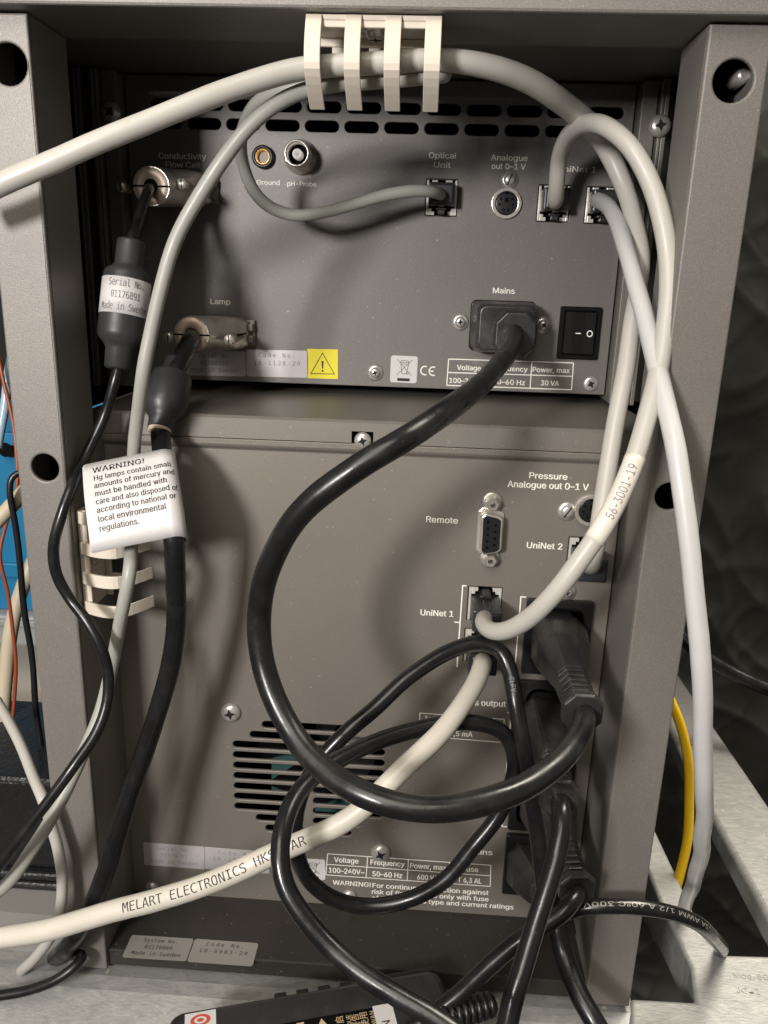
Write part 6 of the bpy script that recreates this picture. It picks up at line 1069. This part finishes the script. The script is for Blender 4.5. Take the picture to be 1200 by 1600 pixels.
mb.box(80, Lx - 16, -.5, 2.0, -12, -2); mb.build('grip_rib', M['plastic'], body, bevel=.5)
def ontop(px, py): v = TA.inverted() @ VZ(px, py, zt); return v.x, v.y
u0, v0 = ontop(287, 1578); u1, v1 = ontop(335, 1570)
mb = MB(); mb.T = TA; mb.prism([(u0 + .5, -10.4), (u1 + .5, -10.2), (u1 + .5, -2.8), (u0 + .5, -3.0)], .03, .12); stk = mb.build('logo_sticker', M['paper'], body)
cxx = (u0 + u1) / 2 + .5; mb = MB(); mb.T = TA
for i in range(20):
    t0, t1 = 2 * math.pi * i / 20, 2 * math.pi * (i + 1) / 20; f_ = lambda t, k: (cxx + 3.9 * k * math.cos(t), -6.6 + 2.6 * k * math.sin(t), .16)
    mb.quad(f_(t0, 1), f_(t1, 1), f_(t1, .62), f_(t0, .62))
mb.prism([(cxx + 1.4 * math.cos(t * .63), -6.6 + .8 * math.sin(t * .63)) for t in range(10)], .13, .17); mb.build('logo_mark', M['redlogo'], stk)
u0, _ = ontop(385, 1585); u1, _ = ontop(578, 1555)
mb = MB(); mb.T = TA; mb.prism(rrect(u0 - 6, u1 + 2, -50, -14.5, 1), .03, .1); pl = mb.build('rating_plate', M['void'], body)
mb = MB(); mb.T = TA
def gtext(s, u, v, cap, rot=90, bold=0.0):
    c_, s_ = math.cos(math.radians(rot)), math.sin(math.radians(rot))
    text_into(mb, s, lambda a_, b_: (u + a_ * c_ - b_ * s_, v + a_ * s_ + b_ * c_, .2), cap=cap, bold=bold)
for s, du, cp in (('TAIWAN', 0, 1.9), ('安全使用', -3.2, 2.6), ('警告', -6.6, 2.6), ('TRIQUE', -9.6, 1.8), ('打开启', -12.8, 2.6)):
    vs_, fs_, a_, b_ = glyphs(s, 0.0); gtext(s, u1 + du, -16 - (b_ - a_) * cp / CAP, cp)
uu = u1 - 21
for k in range(3):
    A = [(uu + 5.2 * math.cos(math.radians(t)), -20.5 + 5.2 * math.sin(math.radians(t)), .2) for t in (90, 210, 330)]
mb.add(A, [(0, 1, 2)])
for x0_, y0_, x1_, y1_ in ((uu - 22, -16, uu - 14, -25), (uu - 14, -16, uu - 22, -25), (uu - 20, -18, uu - 16, -18), (uu - 10, -16, uu - 7, -16), (uu - 34, -17, uu - 30, -17), (uu - 32, -17, uu - 32, -25)):
    d = Vector((x1_ - x0_, y1_ - y0_)); n_ = Vector((-d.y, d.x)).normalized() * .45
    mb.quad((x0_ - n_.x, y0_ - n_.y, .2), (x1_ - n_.x, y1_ - n_.y, .2), (x1_ + n_.x, y1_ + n_.y, .2), (x0_ + n_.x, y0_ + n_.y, .2))
mb.build('gold_print', M['goldink'], pl)
mb = MB(); mb.T = TA; mb.prism([(uu, -18.4), (uu, -12.4)] and [(uu - .4, -19.0), (uu + .4, -19.0), (uu + .25, -22.0), (uu - .25, -22.0)], .21, .24) ; mb.build('warning_bang', M['void'], pl)
ua, _ = ontop(582, 1575); ub, _ = ontop(612, 1568)
mb = MB(); mb.T = TA; mb.prism([(ua, -40), (ub, -40), (ub, -14), (ua, -14)], .12, .2); stk = mb.build('white_sticker', M['paper'], body)
mb = MB(); mb.T = TA; text_into(mb, 'N', lambda a_, b_: (ua + 5.5 - b_, -24 + a_, .26), cap=3.2, bold=.01); mb.build('print', M['ink'], stk)
mb = MB(); a = V(690, 1592, 238); bq = V(772, 1568, 246); mb.T = frame(a, bq - a); L = (bq - a).length
rg = []
for i in range(8): rg += [(5.4 - .1 * i, L * (i + .02) / 8), (5.4 - .1 * i, L * (i + .55) / 8), (3.6, L * (i + .6) / 8), (3.6, L * (i + .98) / 8)]
mb.lathe(rg, 20); mb.build('strain_relief', M['plastic'], ad)

# ------------------------------------------------------------------ drop the unused prototypes
for o in HID:
    for ch in list(o.children): bpy.data.objects.remove(ch)
    bpy.data.objects.remove(o)
